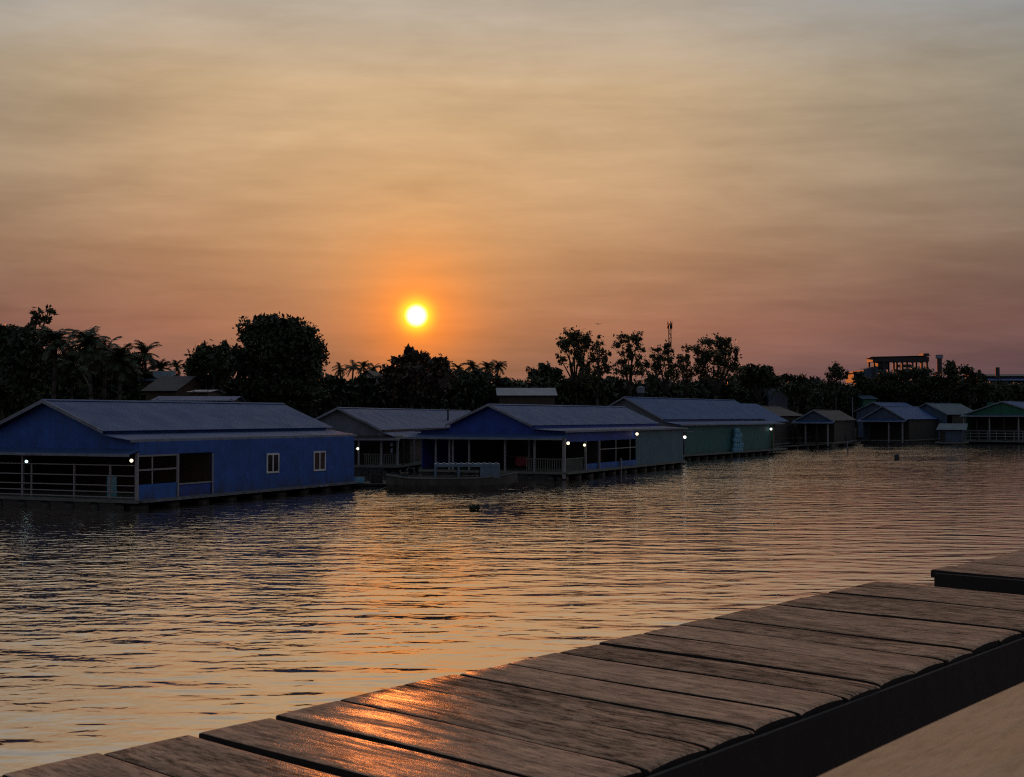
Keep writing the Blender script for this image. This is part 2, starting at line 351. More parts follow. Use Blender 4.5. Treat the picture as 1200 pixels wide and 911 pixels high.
# ---------------------------------------------------------------- foreground terrace, plank platforms and rail
bdir = Vector((0.655, 0.756, 0)).normalized()      # along the row of platforms, away from the viewer
sdir = Vector((bdir.y, -bdir.x, 0))                # towards the viewer's side
ZT = H - 0.8
FC = G(1024.5, 681.2, ZT)
def set_tone(o, vals):
    at = o.data.attributes.new('tone', 'FLOAT', 'POINT'); at.data.foreach_set('value', vals)
def platform(origin, yaw, length, width, label, seed, close_gap):
    rd = random.Random(seed)
    root = empty('plank_platform', origin, yaw, label, 'platform', 'plank platforms along the terrace edge')
    b = MB(); tones = []; sides = []
    y = 0.0; i = 0
    while y < length:
        pw = rd.uniform(0.225, 0.27); gap = rd.choice([0.014, 0.016, 0.019, 0.020, 0.017, 0.034])
        # local x = across (sdir), local y = away; planks run along x with a slightly crowned top
        x0 = rd.uniform(-0.012, 0.012); x1 = width + rd.uniform(-0.012, 0.014); zt = rd.uniform(-0.002, 0.002); tilt = rd.uniform(-0.003, 0.003)
        tone = rd.random(); QS = (0, .006, .02, .10, .35, .65, .90, .98, .994, 1); FX = (0, .01, .08, .2, .35, .5, .65, .8, .88, .93, .96, .98, .993, 1); nx, ny = 13, 9; k = len(b.v); skew = rd.uniform(-0.006, 0.006)
        ya, yb = y, y + pw - gap
        for ix in range(nx + 1):
            fx = FX[ix]; x = x0 + (x1 - x0) * fx
            sag = 0.002 * math.sin(fx * 5 + seed + i)
            for iy in range(ny + 1):
                q = QS[iy]; e = abs(2 * q - 1)
                crown = 0.0010 * (1 - e ** 2) - (0.002 if iy in (0, ny) else 0.0006 if iy in (1, ny - 1) else 0) - 0.006 * max(0, (fx - .93) / .07) ** 2 * e ** 3
                end = -0.004 if ix in (0, nx) else 0
                b.v.append((x, ya + (yb - ya) * q + skew * fx, zt + tilt * (q - .5) + crown + sag + end)); tones.append(tone)
        for ix in range(nx):
            for iy in range(ny):
                a = k + ix * (ny + 1) + iy; b.f.append((a, a + ny + 1, a + ny + 2, a + 1))
        # sides and underside
        k2 = len(b.v); top = lambda ix, iy: k + ix * (ny + 1) + iy
        ring = [top(0, iy) for iy in range(ny + 1)] + [top(ix, ny) for ix in range(1, nx + 1)] + [top(nx, iy) for iy in range(ny - 1, -1, -1)] + [top(ix, 0) for ix in range(nx - 1, 0, -1)]
        for r_ in ring:
            vx = b.v[r_]; b.v.append((vx[0], vx[1], -0.04)); tones.append(tone)
        m_ = len(ring)
        for q in range(m_):
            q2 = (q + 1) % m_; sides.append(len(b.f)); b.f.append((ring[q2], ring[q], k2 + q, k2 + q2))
        b.f.append(tuple(k2 + q for q in range(m_)))
        y += pw; i += 1
    length = y
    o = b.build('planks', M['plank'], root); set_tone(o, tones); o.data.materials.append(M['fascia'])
    for f_ in sides: o.data.polygons[f_].material_index = 1  # dark plank sides and ends paint the shade of the board gaps
    o.data.polygons.foreach_set('use_smooth', [True] * len(o.data.polygons))
    o.data.set_sharp_from_angle(angle=R(40))
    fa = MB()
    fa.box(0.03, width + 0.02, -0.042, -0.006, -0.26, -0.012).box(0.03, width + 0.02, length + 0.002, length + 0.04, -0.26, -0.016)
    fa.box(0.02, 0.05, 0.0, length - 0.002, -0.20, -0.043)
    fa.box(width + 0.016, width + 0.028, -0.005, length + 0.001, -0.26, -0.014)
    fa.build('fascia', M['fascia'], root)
    for lx in (0.12, width - 0.12):
        for ly in (0.25, length / 2, length - 0.25):
            MB().box(lx - 0.045, lx + 0.045, ly - 0.045, ly + 0.045, -(ZT - 2.5), -0.044).build('leg', M['fascia'], root)
    return root
yaw = math.atan2(sdir.y, sdir.x)
LEN1 = 5.9
# platform local y must run along bdir: start at the near end
o1 = FC - bdir * LEN1
platform(o1 + Vector((0, 0, 0)), yaw, LEN1 - 0.13, 1.06, 'long plank platform of weathered grey brown boards running across the foreground', 3, True)
o2 = G(1092, 668, ZT)
platform(o2, yaw, 5.0, 1.06, 'separate plank platform starting behind the gap at the right edge', 9, False)

# terrace they stand on
te = MB()
A0 = o1 + sdir * 0.12 - bdir * 8; A1 = o2 + sdir * 0.12 + bdir * 14
pts = [A0, A1, A1 + sdir * 14, A0 + sdir * 14]
te.prism([(p.x, p.y, 2.5) for p in pts][::-1], (0, 0, -3.6))
tag(te.build('terrace', M['concrete']), kind='structure')

# handrail nearest to the viewer
hr = 0.42
r0 = G(950, 911, H - hr); r1 = G(1200, 797, H - hr); rb = (r1 - r0).normalized(); rs = Vector((rb.y, -rb.x, 0))
root = empty('handrail', r0 - rb * 2.2, math.atan2(rb.y, rb.x), 'broad brown wooden handrail board, blurred in the near right corner', 'handrail')
b = MB(); L = 7.0; nx = 60
prof = [(-0.0, -0.045), (0.0, -0.006), (-0.007, 0.0), (-0.15, 0.003), (-0.293, 0.0), (-0.30, -0.006), (-0.30, -0.045)]
for i in range(nx + 1):
    x = L * i / nx; wv = 0.0015 * math.sin(x * 3.1)
    for (y, z) in prof: b.v.append((x, y + wv, z + wv))
k = len(prof)
for i in range(nx):
    for j in range(k):
        j2 = (j + 1) % k; b.f.append((i*k + j, (i+1)*k + j, (i+1)*k + j2, i*k + j2))
b.f += [tuple(range(k)), tuple(range(nx*k + k - 1, nx*k - 1, -1))]
o = b.build('rail_board', M['rail'], root); set_tone(o, [0.5] * len(b.v))
for x in (0.4, 5.2, 6.7):
    MB().box(x - 0.05, x + 0.05, -0.20, -0.10, -(H - hr - 2.5), -0.046).build('post', M['fascia'], root)

# ---------------------------------------------------------------- floating houses
def xray(o, d, q, nrm):
    return o + d * ((q - o).dot(nrm) / d.dot(nrm))
class House:
    def __init__(s, name, label, c0, c1, cat='house', group=None):
        s.O = G(*c0); E = G(*c1); d = E - s.O; s.L = d.length; s.d = d.normalized(); s.n = Vector((-s.d.y, s.d.x, 0))
        s.root = empty(name, s.O, math.atan2(s.d.y, s.d.x), label, cat, group)
    def front(s, px, py, u=0.0):        # (v, z) on a plane across the house
        p = xray(Vector((0, 0, H)), ray(px, py), s.O + s.d * u, s.d); return (p - s.O).dot(s.n), p.z
    def side(s, px, py, v=0.0):         # (u, z) on a plane along the house
        p = xray(Vector((0, 0, H)), ray(px, py), s.O + s.n * v, s.n); return (p - s.O).dot(s.d), p.z
    def shape(s, apex, eave, low=None, awn_z=None):
        s.va, s.za = s.front(*apex); s.ve, s.ze = s.front(*eave); s.W = 2 * s.va
        if low: s.vl0, s.zl0 = s.front(*low[0]); s.vl1, s.zl1 = s.front(*low[1])
        s.low = low
    def roof(s, m, ov0=0.35, ov1=0.35, fascia=M['pale'], m_side=None, L=None, both=True):
        L = L or s.L
        a0, a1 = -ov0, L + ov1
        b = MB()
        b.sheet((a0, s.ve, s.ze), (a1, s.ve, s.ze), (a0, s.va - 0.02, s.za), (a1, s.va - 0.02, s.za))
        b.sheet((a0, 2*s.va - s.ve, s.ze), (a1, 2*s.va - s.ve, s.ze), (a0, s.va + 0.02, s.za), (a1, s.va + 0.02, s.za))
        b.prism([(a0 - .02, s.va - .16, s.za - .02), (a0 - .02, s.va, s.za + .045), (a0 - .02, s.va + .16, s.za - .02), (a0 - .02, s.va, s.za + .02)], (a1 - a0 + .04, 0, 0))
        ro = b.build('roof', m, s.root)
        f = MB()
        for sg in (0, 1):
            v0 = s.ve if sg == 0 else 2 * s.va - s.ve
            f.prism([(a0 - .05, v0, s.ze + .035), (a0 - .05, s.va, s.za + .035), (a0 - .05, s.va, s.za - .13), (a0 - .05, v0, s.ze - .12)], (0.045, 0, 0))
        f.build('barge_board', fascia, s.root)
        if s.low:
            for sg in ((0, 1) if both else (0,)):
                v0, v1 = (s.vl0, s.vl1) if sg == 0 else (s.W - s.vl0, s.W - s.vl1)
                q = MB().sheet((a0, v1, s.zl1), (a1, v1, s.zl1), (a0, v0, s.zl0), (a1, v0, s.zl0)).build('side_awning', m_side or m, s.root)
                e = -0.03 if sg == 0 else 0.03
                MB().prism([(a0, v1 + e - .015, s.zl1 + .02), (a0, v1 + e + .015, s.zl1 + .02), (a0, v1 + e + .015, s.zl1 - .10), (a0, v1 + e - .015, s.zl1 - .10)], (a1 - a0, 0, 0)).build('gutter', fascia, s.root)
    def gable(s, m, z0, u0=0.02, th=0.07, name='gable_wall'):
        v0 = 0.03; W = s.W
        if s.low:
            p = [(v0, z0), (v0, s.zl1 - .07), (s.vl0, s.zl0 - .07), (s.vl0 + .1, s.ze - .05), (s.va, s.za - .08), (W - s.vl0 - .1, s.ze - .05), (W - s.vl0, s.zl0 - .07), (W - v0, s.zl1 - .07), (W - v0, z0)]
        else:
            e = s.ve + 0.3; zz = s.ze + (s.za - s.ze) * 0.3 / (s.va - s.ve)
            p = [(e, z0), (e, zz - .07), (s.va, s.za - .08), (W - e, zz - .07), (W - e, z0)]
        return MB().prism([(u0, v, z) for v, z in p], (th, 0, 0)).build(name, m, s.root)
    def shell(s, m, zf, back=True, clerestory=True):   # far walls, clerestory
        b = MB(); e = 0.03 if s.low else s.ve + 0.3
        top = (s.zl1 if s.low else s.ze) - 0.1
        b.box(0.1, s.L - 0.08, s.W - e - 0.07, s.W - e, zf, top)
        if s.low and clerestory:
            b.box(0.1, s.L - 0.08, s.vl0 + 0.02, s.vl0 + 0.09, s.zl0 - 0.25, s.ze - 0.01)
        b.build('wall', m, s.root)
        if back: s.gable(m, zf, s.L - 0.07, 0.07, 'back_wall')
    def base(s, zf, m, v0=-0.12, u0=-0.1, th=0.14, floats=True, W=None):
        W = W or s.W
        MB().box(u0, s.L + 0.1, v0, W + 0.1, zf - th, zf).build('platform', m, s.root)
        if floats:
            nf = max(3, int(s.L / 1.9)); b0 = 0
            for i in range(nf):
                u = 0.5 + (s.L - 1.0) * i / (nf - 1)
                MB().tube((u, 0.02, 0.04), (u, 0.95, 0.04), 0.3, n=12).build('float', M['float'], s.root, True)
            MB().box(0.05, s.L - 0.05, 1.0, W - 0.1, -0.3, zf - th - 0.003).build('pontoon', M['float'], s.root)
            for i in range(int(W / 1.4)):
                v = 1.0 + 1.4 * i
                MB().tube((0.02, v, 0.02), (0.045, v, 0.02), 0.3, n=12).build('float', M['float'], s.root, True)
    def post(s, u, v, z0, z1, r=0.05, m=None, name='post'):
        return MB().box(u - r, u + r, v - r, v + r, z0, z1).build(name, m or M['pipe'], s.root)
    def lamp(s, u, v, z, m, r=0.09):
        r *= 0.68
        o = MB().tube((u, v, z + r * 0.8), (u, v, z + r * 2.2), r * 0.35, n=8).build('lamp', M['steel'], s.root)
        MB().ball((u, v, z), r).build('bulb', m, o, True)
    def window(s, p0, p1, th=0.04):     # white framed two-light window on the side wall
        u0, z1 = s.side(*p0); u1, z0 = s.side(*p1); fw = 0.09; um = (u0 + u1) / 2
        b = MB(); y0, y1 = -0.05, -0.004
        b.box(u0, u1, y0, y1, z1 - fw, z1).box(u0, u1, y0, y1, z0, z0 + fw)
        b.box(u0, u0 + fw, y0, y1, z0 + fw, z1 - fw).box(u1 - fw, u1, y0, y1, z0 + fw, z1 - fw).box(um - fw / 2, um + fw / 2, y0, y1, z0 + fw, z1 - fw)
        o = b.build('window', M['white'], s.root)
        MB().box(u0 + fw, um - fw / 2, -0.02, -0.004, z0 + fw, z1 - fw).box(um + fw / 2, u1 - fw, -0.02, -0.004, z0 + fw, z1 - fw).build('pane', M['glass'], o)
    def U(s, px, py=540, v=0.0): return s.side(px, py, v)[0]

# --- the blue house nearest to the viewer
h = House('floating_house', 'large blue floating house at the left with grey tin roof and two white framed windows', (160, 598), (415, 573), 'house', 'floating houses along the far bank')
h.shape((57, 469), (127, 505), ((123, 508.5), (159, 515.8)))
ZF = 0.42
h.base(ZF, M['deckb']); h.shell(M['blue'], ZF); h.roof(M['tin'])
zaw = h.front(100, 530)[1]
h.gable(M['blue'], zaw + 0.02)
# front lip awning
MB().sheet((-0.75, -0.2, zaw - 0.06), (-0.75, h.W + 0.2, zaw - 0.06), (0.015, -0.2, zaw + 0.16), (0.015, h.W + 0.2, zaw + 0.16)).build('porch_awning', M['tin'], h.root)
MB().box(-0.80, -0.765, -0.25, h.W + 0.25, zaw - 0.15, zaw - 0.03).build('porch_fascia', M['pale'], h.root)
# long side wall
top = h.zl1 - 0.09
ua, ub, uc = h.U(162), h.U(208.5), h.U(249)
zo1 = h.side(185, 534)[1]; zs1 = h.side(185, 567)[1]; zs2 = h.side(228, 566)[1]
w_ = MB(); w_.box(0.1, uc, 0.0, 0.07, zo1 + 0.05, top).box(uc, h.L, 0.0, 0.07, ZF, top)
w_.build('wall', M['blue'], h.root)
MB().box(0.06, ub, 0.005, 0.06, ZF, zs1).build('lower_panel', M['bluep'], h.root)
MB().box(ub + .01, uc - .003, 0.035, 0.085, ZF, zs2 - .04).build('lower_panel', M['blued'], h.root)
fr = MB(); fr.box(0.06, ub - .06, -0.02, 0.05, zo1 - .03, zo1 + 0.047).box(0.06, ub - .06, -0.01, 0.03, (zo1 + zs1) / 2 - .02, (zo1 + zs1) / 2 + .05)
fr.box(ub * 0.38, ub * 0.38 + .06, 0.04, 0.07, zs1 + .003, zo1 - .033).box(ub - .055, ub + .055, -0.03, 0.055, ZF + .002, zo1 + 0.04)
fr.box(ub + .06, uc - .003, -0.01, 0.03, zs2 - .035, zs2 + .03).box(uc - .05, uc + .03, -0.04, -0.003, ZF, zo1)
fr.build('opening_frame', M['pipe'], h.root)
h.window((312, 531.5), (326.5, 554)); h.window((367, 529), (381, 551.5))
MB().box(0.05, h.L + .05, -0.30, -0.13, ZF - 0.12, ZF - 0.02).build('skirting', M['pale'], h.root)
# inner partition closing the porch, dark timber tone painting the unlit interior
MB().box(uc, uc + 0.08, 0.09, h.W - 0.2, ZF, top).build('inner_wall', M['brown'], h.root)
MB().box(0.12, uc - .003, h.W - .2, h.W - .14, ZF, top).build('inner_wall', M['dark'], h.root)
MB().box(0.1, h.L - .1, 0.1, h.W - .1, top - 0.06, top - 0.02).build('ceiling', M['dark'], h.root)
# railing of the porch
zr = [h.front(90, y)[1] for y in (544.5, 556.6, 567.8, 575.3, 581.4)]
b = MB()
for z in zr: b.box(-0.03, 0.015, 0.12, h.W - 0.1, z - 0.022, z + 0.022)
b.build('railing', M['pipe'], h.root)
vp = [h.front(x, 560)[0] for x in (36, 86, 128)] + [h.front(86, 560)[0] + 3, h.front(86, 560)[0] + 5]
for v in vp[:3]: h.post(0.06, v, ZF, zr[0] + .03, 0.035)
for v in vp[3:]: h.post(0.06, v, ZF, zaw, 0.05)
h.post(0.0, 0.0, ZF, zaw + .0, 0.06)
v_, z_ = h.front(31, 541, 0.8); h.lamp(0.8, v_, z_, M['lampc'], 0.105)
v_, z_ = h.front(154, 540, 0.3); h.lamp(0.3, v_, z_, M['lampy'], 0.115)
hA = h
# things on its porch
def place(h, u, v, z): return h.O + h.d * u + h.n * v + Vector((0, 0, z))
def barrel(pos, r, hh, m, label, group=None, name='water_barrel'):
    root = empty(name, pos, 0, label, 'barrel', group)
    b = MB(); ringz = [(0, .92), (.06, 1), (.3, .97), (.34, 1.03), (.38, .97), (.64, .97), (.68, 1.03), (.72, .97), (.94, 1), (1, .9)]
    n = 16
    for q, f_ in ringz:
        for i in range(n):
            a = 2 * math.pi * i / n; b.v.append((r * f_ * math.cos(a), r * f_ * math.sin(a), hh * q))
    for j in range(len(ringz) - 1):
        for i in range(n):
            i2 = (i + 1) % n; b.f.append((j*n + i, j*n + i2, (j+1)*n + i2, (j+1)*n + i))
    b.f += [tuple(range(n - 1, -1, -1)), tuple(range((len(ringz) - 1) * n, len(ringz) * n))]
    b.build('barrel_body', m, root, True)
    MB().tube((r * .4, 0, hh), (r * .4, 0, hh + .04), r * .22, n=10).build('cap', M['float'], root)
v_, _ = h.front(131, 575, 0.9); barrel(place(h, 0.9, v_, ZF), 0.22, 0.95, M['jug'], 'light blue barrel behind the porch railing of the large blue house')
rd = random.Random(4)

# --- grey house second from left
h = House('floating_house', 'grey gabled floating house between the two blue ones, slim flue on its roof', (467, 556), (521, 546.5), 'house', 'floating houses along the far bank')
h.shape((397, 478), (449, 504), ((450, 507), (468, 513))); h.L = h.side(549, 478, h.va)[0]
ZF = 0.6; h.base(ZF, M['deckb']); h.shell(M['brown'], ZF); h.roof(M['tin'])
zaw = h.front(440, 514)[1]; h.gable(M['grey'], zaw)
MB().sheet((-0.8, -0.3, zaw - .05), (-0.8, h.W + .2, zaw - .05), (0.015, -.3, zaw + .2), (0.015, h.W + .2, zaw + .2)).build('porch_awning', M['tinrust'], h.root)
MB().box(-0.85, -0.81, -.3, h.W + .2, zaw - .12, zaw).build('porch_fascia', M['pale'], h.root)
for x in (446.5, 420): h.post(0.1, h.front(x, 530)[0], ZF, zaw, 0.06)
h.post(0.08, 0.08, ZF, zaw, 0.07)
for x in (473, 485.5, 500): h.post(h.U(x, 525), 0.05, ZF, h.zl1 - .1, 0.06, M['pipe'] if x == 485.5 else M['dark'])
MB().box(4.0, 4.1, 0.2, h.W - .2, ZF, h.zl1 - .2).build('inner_wall', M['brown'], h.root)
MB().box(4.2, h.L - .1, 0.9, 0.98, ZF, h.zl1 - .1).build('inner_wall', M['brown'], h.root)
b = MB()
for i in range(18): b.box(0.1, 0.14, 0.2 + .13 * i, 0.24 + .13 * i, ZF, ZF + .75)
b.box(0.09, 0.15, 0.15, 2.6, ZF + .752, ZF + .80); b.build('railing', M['deckb'], h.root)
u_, z_ = h.side(525, 478, h.va * 0.55); MB().tube((u_, h.va * .55, h.ze + .2), (u_, h.va * .55, z_), 0.08, n=10).build('flue', M['steel'], h.root)
v_, z_ = h.front(459, 519, -0.4); MB().tube((-0.4, v_, z_), (-0.4, v_, z_ - .25), .09, n=8).tube((-0.4, v_, z_ - .4), (-0.4, v_, z_ - .7), .08, n=8).build('wind_chime', M['pale'], h.root)
v_, z_ = h.front(419.3, 526, -0.5); h.lamp(-0.5, v_, z_, M['lampw'], 0.13)
hB = h

# --- blue and tin house in the middle
h = House('floating_house', 'dark blue floating house in the middle with a tin clad rear half and three lamps', (661, 563), (801, 547), 'house', 'floating houses along the far bank')
h.shape((574.6, 474), (626, 498.7), ((625, 502.5), (664.7, 505.2)))
ZF = 0.5; h.base(ZF, M['deckb']); h.shell(M['blued'], ZF, clerestory=True)
h.roof(M['tin'], m_side=M['tin'])
zaw = h.front(600, 513)[1]; h.gable(M['blued'], zaw)
MB().sheet((-1.0, -0.25, zaw - .05), (-1.0, h.W + .6, zaw - .05), (0.015, -.25, zaw + .25), (0.015, h.W + .6, zaw + .25)).build('porch_awning', M['tin'], h.root)
MB().box(-1.06, -1.02, -.3, h.W + .6, zaw - .12, zaw + .02).build('porch_fascia', M['pale'], h.root)
top = h.zl1 - .1; u1, u2, u3, u4 = h.U(685), h.U(701), h.U(745.5), h.L
zb = h.side(715, 516)[1]; zs = h.side(715, 541.5)[1]
MB().box(.1, u3, 0, .07, zb, top).build('wall', M['blued'], h.root)
MB().box(u1, u3, 0.003, .06, ZF, zs).build('lower_panel', M['bluep'], h.root)
MB().sheet((u3 + .01, 0.0, ZF - .05), (u4, 0.0, ZF - .05), (u3 + .01, 0.012, top), (u4, 0.012, top), th=.05, pitch=0.5, amp=.03).build('tin_wall', M['teal'], h.root)
b = MB(); zm = h.side(715, 526)[1]
b.box(u2, u3 - .02, -.03, .02, zm - .03, zm + .03).box(u2 + 3.2, u2 + 3.3, -.03, .02, zs, zm - .034).box(u2 + 3.2, u2 + 3.3, -.03, .02, zm + .034, zb).box(u2 + 6.0, u2 + 6.1, -.03, .02, zs, zm - .034).box(u2 + 6, u2 + 6.1, -.03, .02, zm + .034, zb)
b.build('opening_frame', M['pipe'], h.root)
for u in (u1, u2): h.post(u, -.07, ZF, zb, .06)
h.post(u2 + 4, -.09, 0, ZF + .6, .06)
h.post(0.0, 0.0, 0.1, zaw, 0.085)
for x in (592, 626.5, 597, 550, 511, 531, 527): h.post(0.0 if x != 597 else 3.0, h.front(x, 530)[0], ZF, zaw, 0.06)
MB().box(u2, u2 + .07, 0.1, h.W - .2, ZF, top).build('inner_wall', M['dark'], h.root)  # dark colour paints the unlit room behind the openings
MB().box(u2 + .1, u3 + 1, 2.6, 2.68, ZF, top).build('inner_wall', M['brown'], h.root)
MB().box(.12, h.L - .1, .1, h.W - .1, zaw + .1, zaw + .14).build('ceiling', M['dark'], h.root)
b = MB(); vr = h.front(616, 540)[0]
for i in range(int((vr) / .16)): b.box(-.02, .02, .15 + .16 * i, .19 + .16 * i, ZF, ZF + .78)
b.box(-.03, .03, .1, vr, ZF + .783, ZF + .84); b.build('railing', M['deckb'], h.root)
b = MB()
for i in range(int((u1 - .3) / .16)): b.box(.15 + .16 * i, .19 + .16 * i, -.02, .02, ZF, ZF + .78)
b.box(.1, u1 - .1, -.03, .03, ZF + .783, ZF + .84); b.build('railing', M['deckb'], h.root)
MB().box(.05, h.L, -.3, -.13, ZF - .14, ZF - .06).build('skirting', M['deckb'], h.root)
v_, z_ = h.front(665.8, 519.6, -0.3); h.lamp(-0.3, v_, z_, M['lampy'], 0.15)
u_, z_ = h.side(685, 521.8, -.2); h.lamp(u_, -.2, z_, M['lampy'], 0.13)
u_, z_ = h.side(746.5, 508.8, -.3); h.lamp(u_, -.3, z_, M['lampy'], 0.16)
hC = h
# red cloth and a pale screen on the porch
v_, z_ = h.front(612, 536, 0.6)
root = empty('hanging_cloth', place(h, .6, v_, z_), math.atan2(h.n.y, h.n.x), 'faded red cloth hung over a line on the porch of the middle blue house', 'cloth')
b = MB(); nx = 12
for i in range(nx + 1):
    x = -.45 + .9 * i / nx; y = .05 * math.sin(i * 1.7)
    b.v += [(x, y * .3, 0), (x, y, -.28), (x + .02, y * 1.4, -.55 - .03 * math.sin(i)), (x, y * .3 + .012, 0), (x, y + .012, -.28), (x + .02, y * 1.4 + .012, -.55 - .03 * math.sin(i))]
for i in range(nx):
    p = 6 * i; q = p + 6
    b.f += [(p, q, q+1, p+1), (p+1, q+1, q+2, p+2), (p+3, p+4, q+4, q+3), (p+4, p+5, q+5, q+4)]
b.build('cloth_sheet', M['red'], root, True)
MB().tube((-.9, 0.006, .02), (.9, 0.006, .02), .012, n=6).build('line', M['rope'], root)

# --- green walled house with the tall blue roof
h = House('floating_house', 'green walled floating house under the highest blue tin roof, right of the tin clad wall', (795, 540.5), (902, 532.5), 'house', 'floating houses along the far bank')
h.shape((733, 465.5), (779, 491.6), ((778, 494), (800, 497.8)))
ZF = 0.55; h.base(ZF, M['deckb']); h.shell(M['bluegrey'], ZF)
uridge = h.side(860, 467.5, h.va)[0]
h.roof(M['tinblue'], ov1=0.2, L=max(uridge, 5), both=False)
# lower rear bay of the roof
Lr = max(uridge, 5) + .25; dz_ = h.side(862, 467.5, h.va)[1] - h.side(870, 471.2, h.va)[1]; ue = h.side(887, 471, h.va)[0]
b = MB(); b.sheet((Lr, h.ve + .1, h.ze - .3), (ue, h.ve + .1, h.ze - .3), (Lr, h.va, h.za - abs(dz_)), (ue, h.va, h.za - abs(dz_)))
b.sheet((Lr, h.W - h.ve, h.ze - .3), (ue, h.W - h.ve, h.ze - .3), (Lr, h.va + .03, h.za - abs(dz_)), (ue, h.va + .03, h.za - abs(dz_)))
b.build('rear_roof', M['tinblue'], h.root)
h.gable(M['grey'], ZF)
top = h.zl1 - .1
MB().box(.1, h.L, 0, .07, ZF, top).build('wall', M['green'], h.root)
MB().box(0.1, h.L + 4, -.4, -.13, ZF - .16, ZF - .03).build('skirting', M['deckb'], h.root)
MB().box(h.L + .02, h.L + 5, 1.2, 6, ZF, top - .3).build('rear_wall', M['brown'], h.root)
MB().box(h.L + .12, h.L + 5.5, 0, 6.5, ZF - .14, ZF).build('rear_platform', M['deckb'], h.root)
u_, z_ = h.side(802.5, 512.5, -.5); h.lamp(u_, -.5, z_, M['lampw'], 0.2)
h.post(u_ + .25, -.3, .1, z_ + .3, .07, M['steel'])
u_, z_ = h.side(903.5, 503, -.3); h.lamp(u_, -.3, z_, M['lampw'], 0.19)
h.post(h.L + .2, -.2, .1, top, .09, M['greend'])
u_, z_ = h.side(803, 506.5, -.3); MB().box(u_ - .6, u_ + .9, -.8, .0 - .01, z_, z_ + .06).build('lamp_hood', M['pale'], h.root)
hD = h
# stacked jugs at the wall
uj = h.U(861, 525); jw = .52; jh = .42
kk = 0
for row, cnt in enumerate((4, 4, 3, 3, 2)):
    for i in range(cnt):
        u = uj - 1.2 + .3 * (row % 2) * .4 + i * .62 + row * .12
        pos = place(h, u, -.36, ZF - .03 + row * .47)
        root = empty('water_jug', pos, h.root.rotation_euler.z, 'blue plastic jug in the stack against the green house wall', 'jug', 'jugs stacked against the green wall')
        MB().tube((0, 0, 0), (0, 0, .36), .21, .21, 12).tube((0, 0, .36), (0, 0, .44), .19, .07, 12).build('jug_body', M['jug'], root)
        MB().tube((0, 0, .44), (0, 0, .467), .055, n=8).build('cap', M['pale'], root)
        kk += 1

# --- brown roofed house half hidden behind the green one
def far_house(label, c0, c1, apex, eave, mr, mg, mw, zf=.6, awn=None, posts=(), side_wall=None, low=None):
    h = House('floating_house', label, c0, c1, 'house', 'floating houses along the far bank')
    h.shape(apex, eave, low)
    h.base(zf, M['deckb'], floats=False, v0=h.ve); MB().box(0, h.L, h.ve + .2, h.W - h.ve, -.2, zf - .15).build('pontoon', M['float'], h.root)
    h.roof(mr); zaw = h.ze - .12
    h.gable(mg, zaw if awn else zf)
    e = h.ve + .3
    if awn:
        MB().sheet((-1.4, h.ve - .2, zaw - .18), (-1.4, h.W - h.ve + .2, zaw - .18), (.015, h.ve - .2, zaw + .1), (.015, h.W - h.ve + .2, zaw + .1), pitch=.4).build('porch_awning', awn, h.root)
        MB().box(-1.45, -1.41, h.ve - .2, h.W - h.ve + .2, zaw - .26, zaw - .12).build('porch_fascia', M['pale'], h.root)
        MB().box(2.5, 2.6, e, h.W - e, zf, zaw).build('inner_wall', M['dark'], h.root)  # dark wall paints the shade in the porch depth
    for x in posts: h.post(-.6, h.front(x, 505)[0], zf - .4, zaw - .1, .09, M['pipe'] if x % 2 else M['dark'])
    if side_wall: MB().box(2.6, h.L, e, e + .08, zf, h.ze).build('wall', side_wall, h.root)
    MB().box(.1, h.L, h.W - e - .08, h.W - e, zf, h.ze).build('wall', mw, h.root)
    h.gable(mw, zf, h.L - .08, .07, 'back_wall')
    return h
far_house('brown roofed floating house half hidden behind the green walled house', (906, 526.5), (944, 522), (871, 475.3), (906, 487.5), M['tinrust'], M['brown'], M['brown'], side_wall=M['dark'])
hF = far_house('small floating house with blue gable and rusty roof, next to the orange float', (974, 524.5), (1002, 520.8), (953.8, 480.5), (976.5, 493), M['tinrust'], M['bluegrey'], M['brown'], awn=M['tinblue'], posts=(930, 945, 958, 971), side_wall=M['dark'])
hG = far_house('floating house with pale blue tin roof and grey gable, behind the thin pole', (1060, 521), (1114, 517.4), (1035, 476), (1062, 491.5), M['tinblue'], M['bluegrey'], M['bluegrey'], awn=M['tinblue'], posts=(1006, 1020, 1043, 1059), side_wall=M['dark'])
far_house('taller floating house whose narrow roof strip rises behind the pale blue roof', (1046, 516), (1082, 514.5), (1024, 471.5), (1047, 482), M['tinblue'], M['bluegrey'], M['brown'], side_wall=M['dark'])
far_house('floating house with green grey tin roof just left of the green gable', (1108, 518.5), (1146, 516.5), (1086, 472.5), (1112, 486), M['tingreen'], M['bluegrey'], M['teal'], side_wall=M['dark'])
hJ = far_house('wide green gabled floating house at the right edge with a long railed landing', (1222, 521), (1262, 518), (1175, 470.5), (1222, 485.5), M['tinblue'], M['greend'], M['greend'], awn=M['tingreen'], posts=(1131, 1146, 1161, 1178, 1195), side_wall=M['greend'])
v_, z_ = hJ.front(1162, 472, .4); MB().box(.2, 1.2, v_ - .6, v_ + .6, z_ - 1.5, z_).build('roof_vent', M['greend'], hJ.root)
b = MB(); L_ = hJ.W
for z in (1.05, 1.45, 1.85): b.box(-1.25, -1.2, hJ.ve, hJ.W - hJ.ve, z, z + .07)
for i in range(10): v = hJ.ve + (hJ.W - 2 * hJ.ve) * i / 9; b.box(-1.19, -1.13, v - .04, v + .04, .5, 1.92)
b.build('railing', M['pipe'], hJ.root)
MB().box(-1.9, -.12, hJ.ve - .5, hJ.W - hJ.ve + 1, .3, .45).build('landing', M['deckb'], hJ.root)

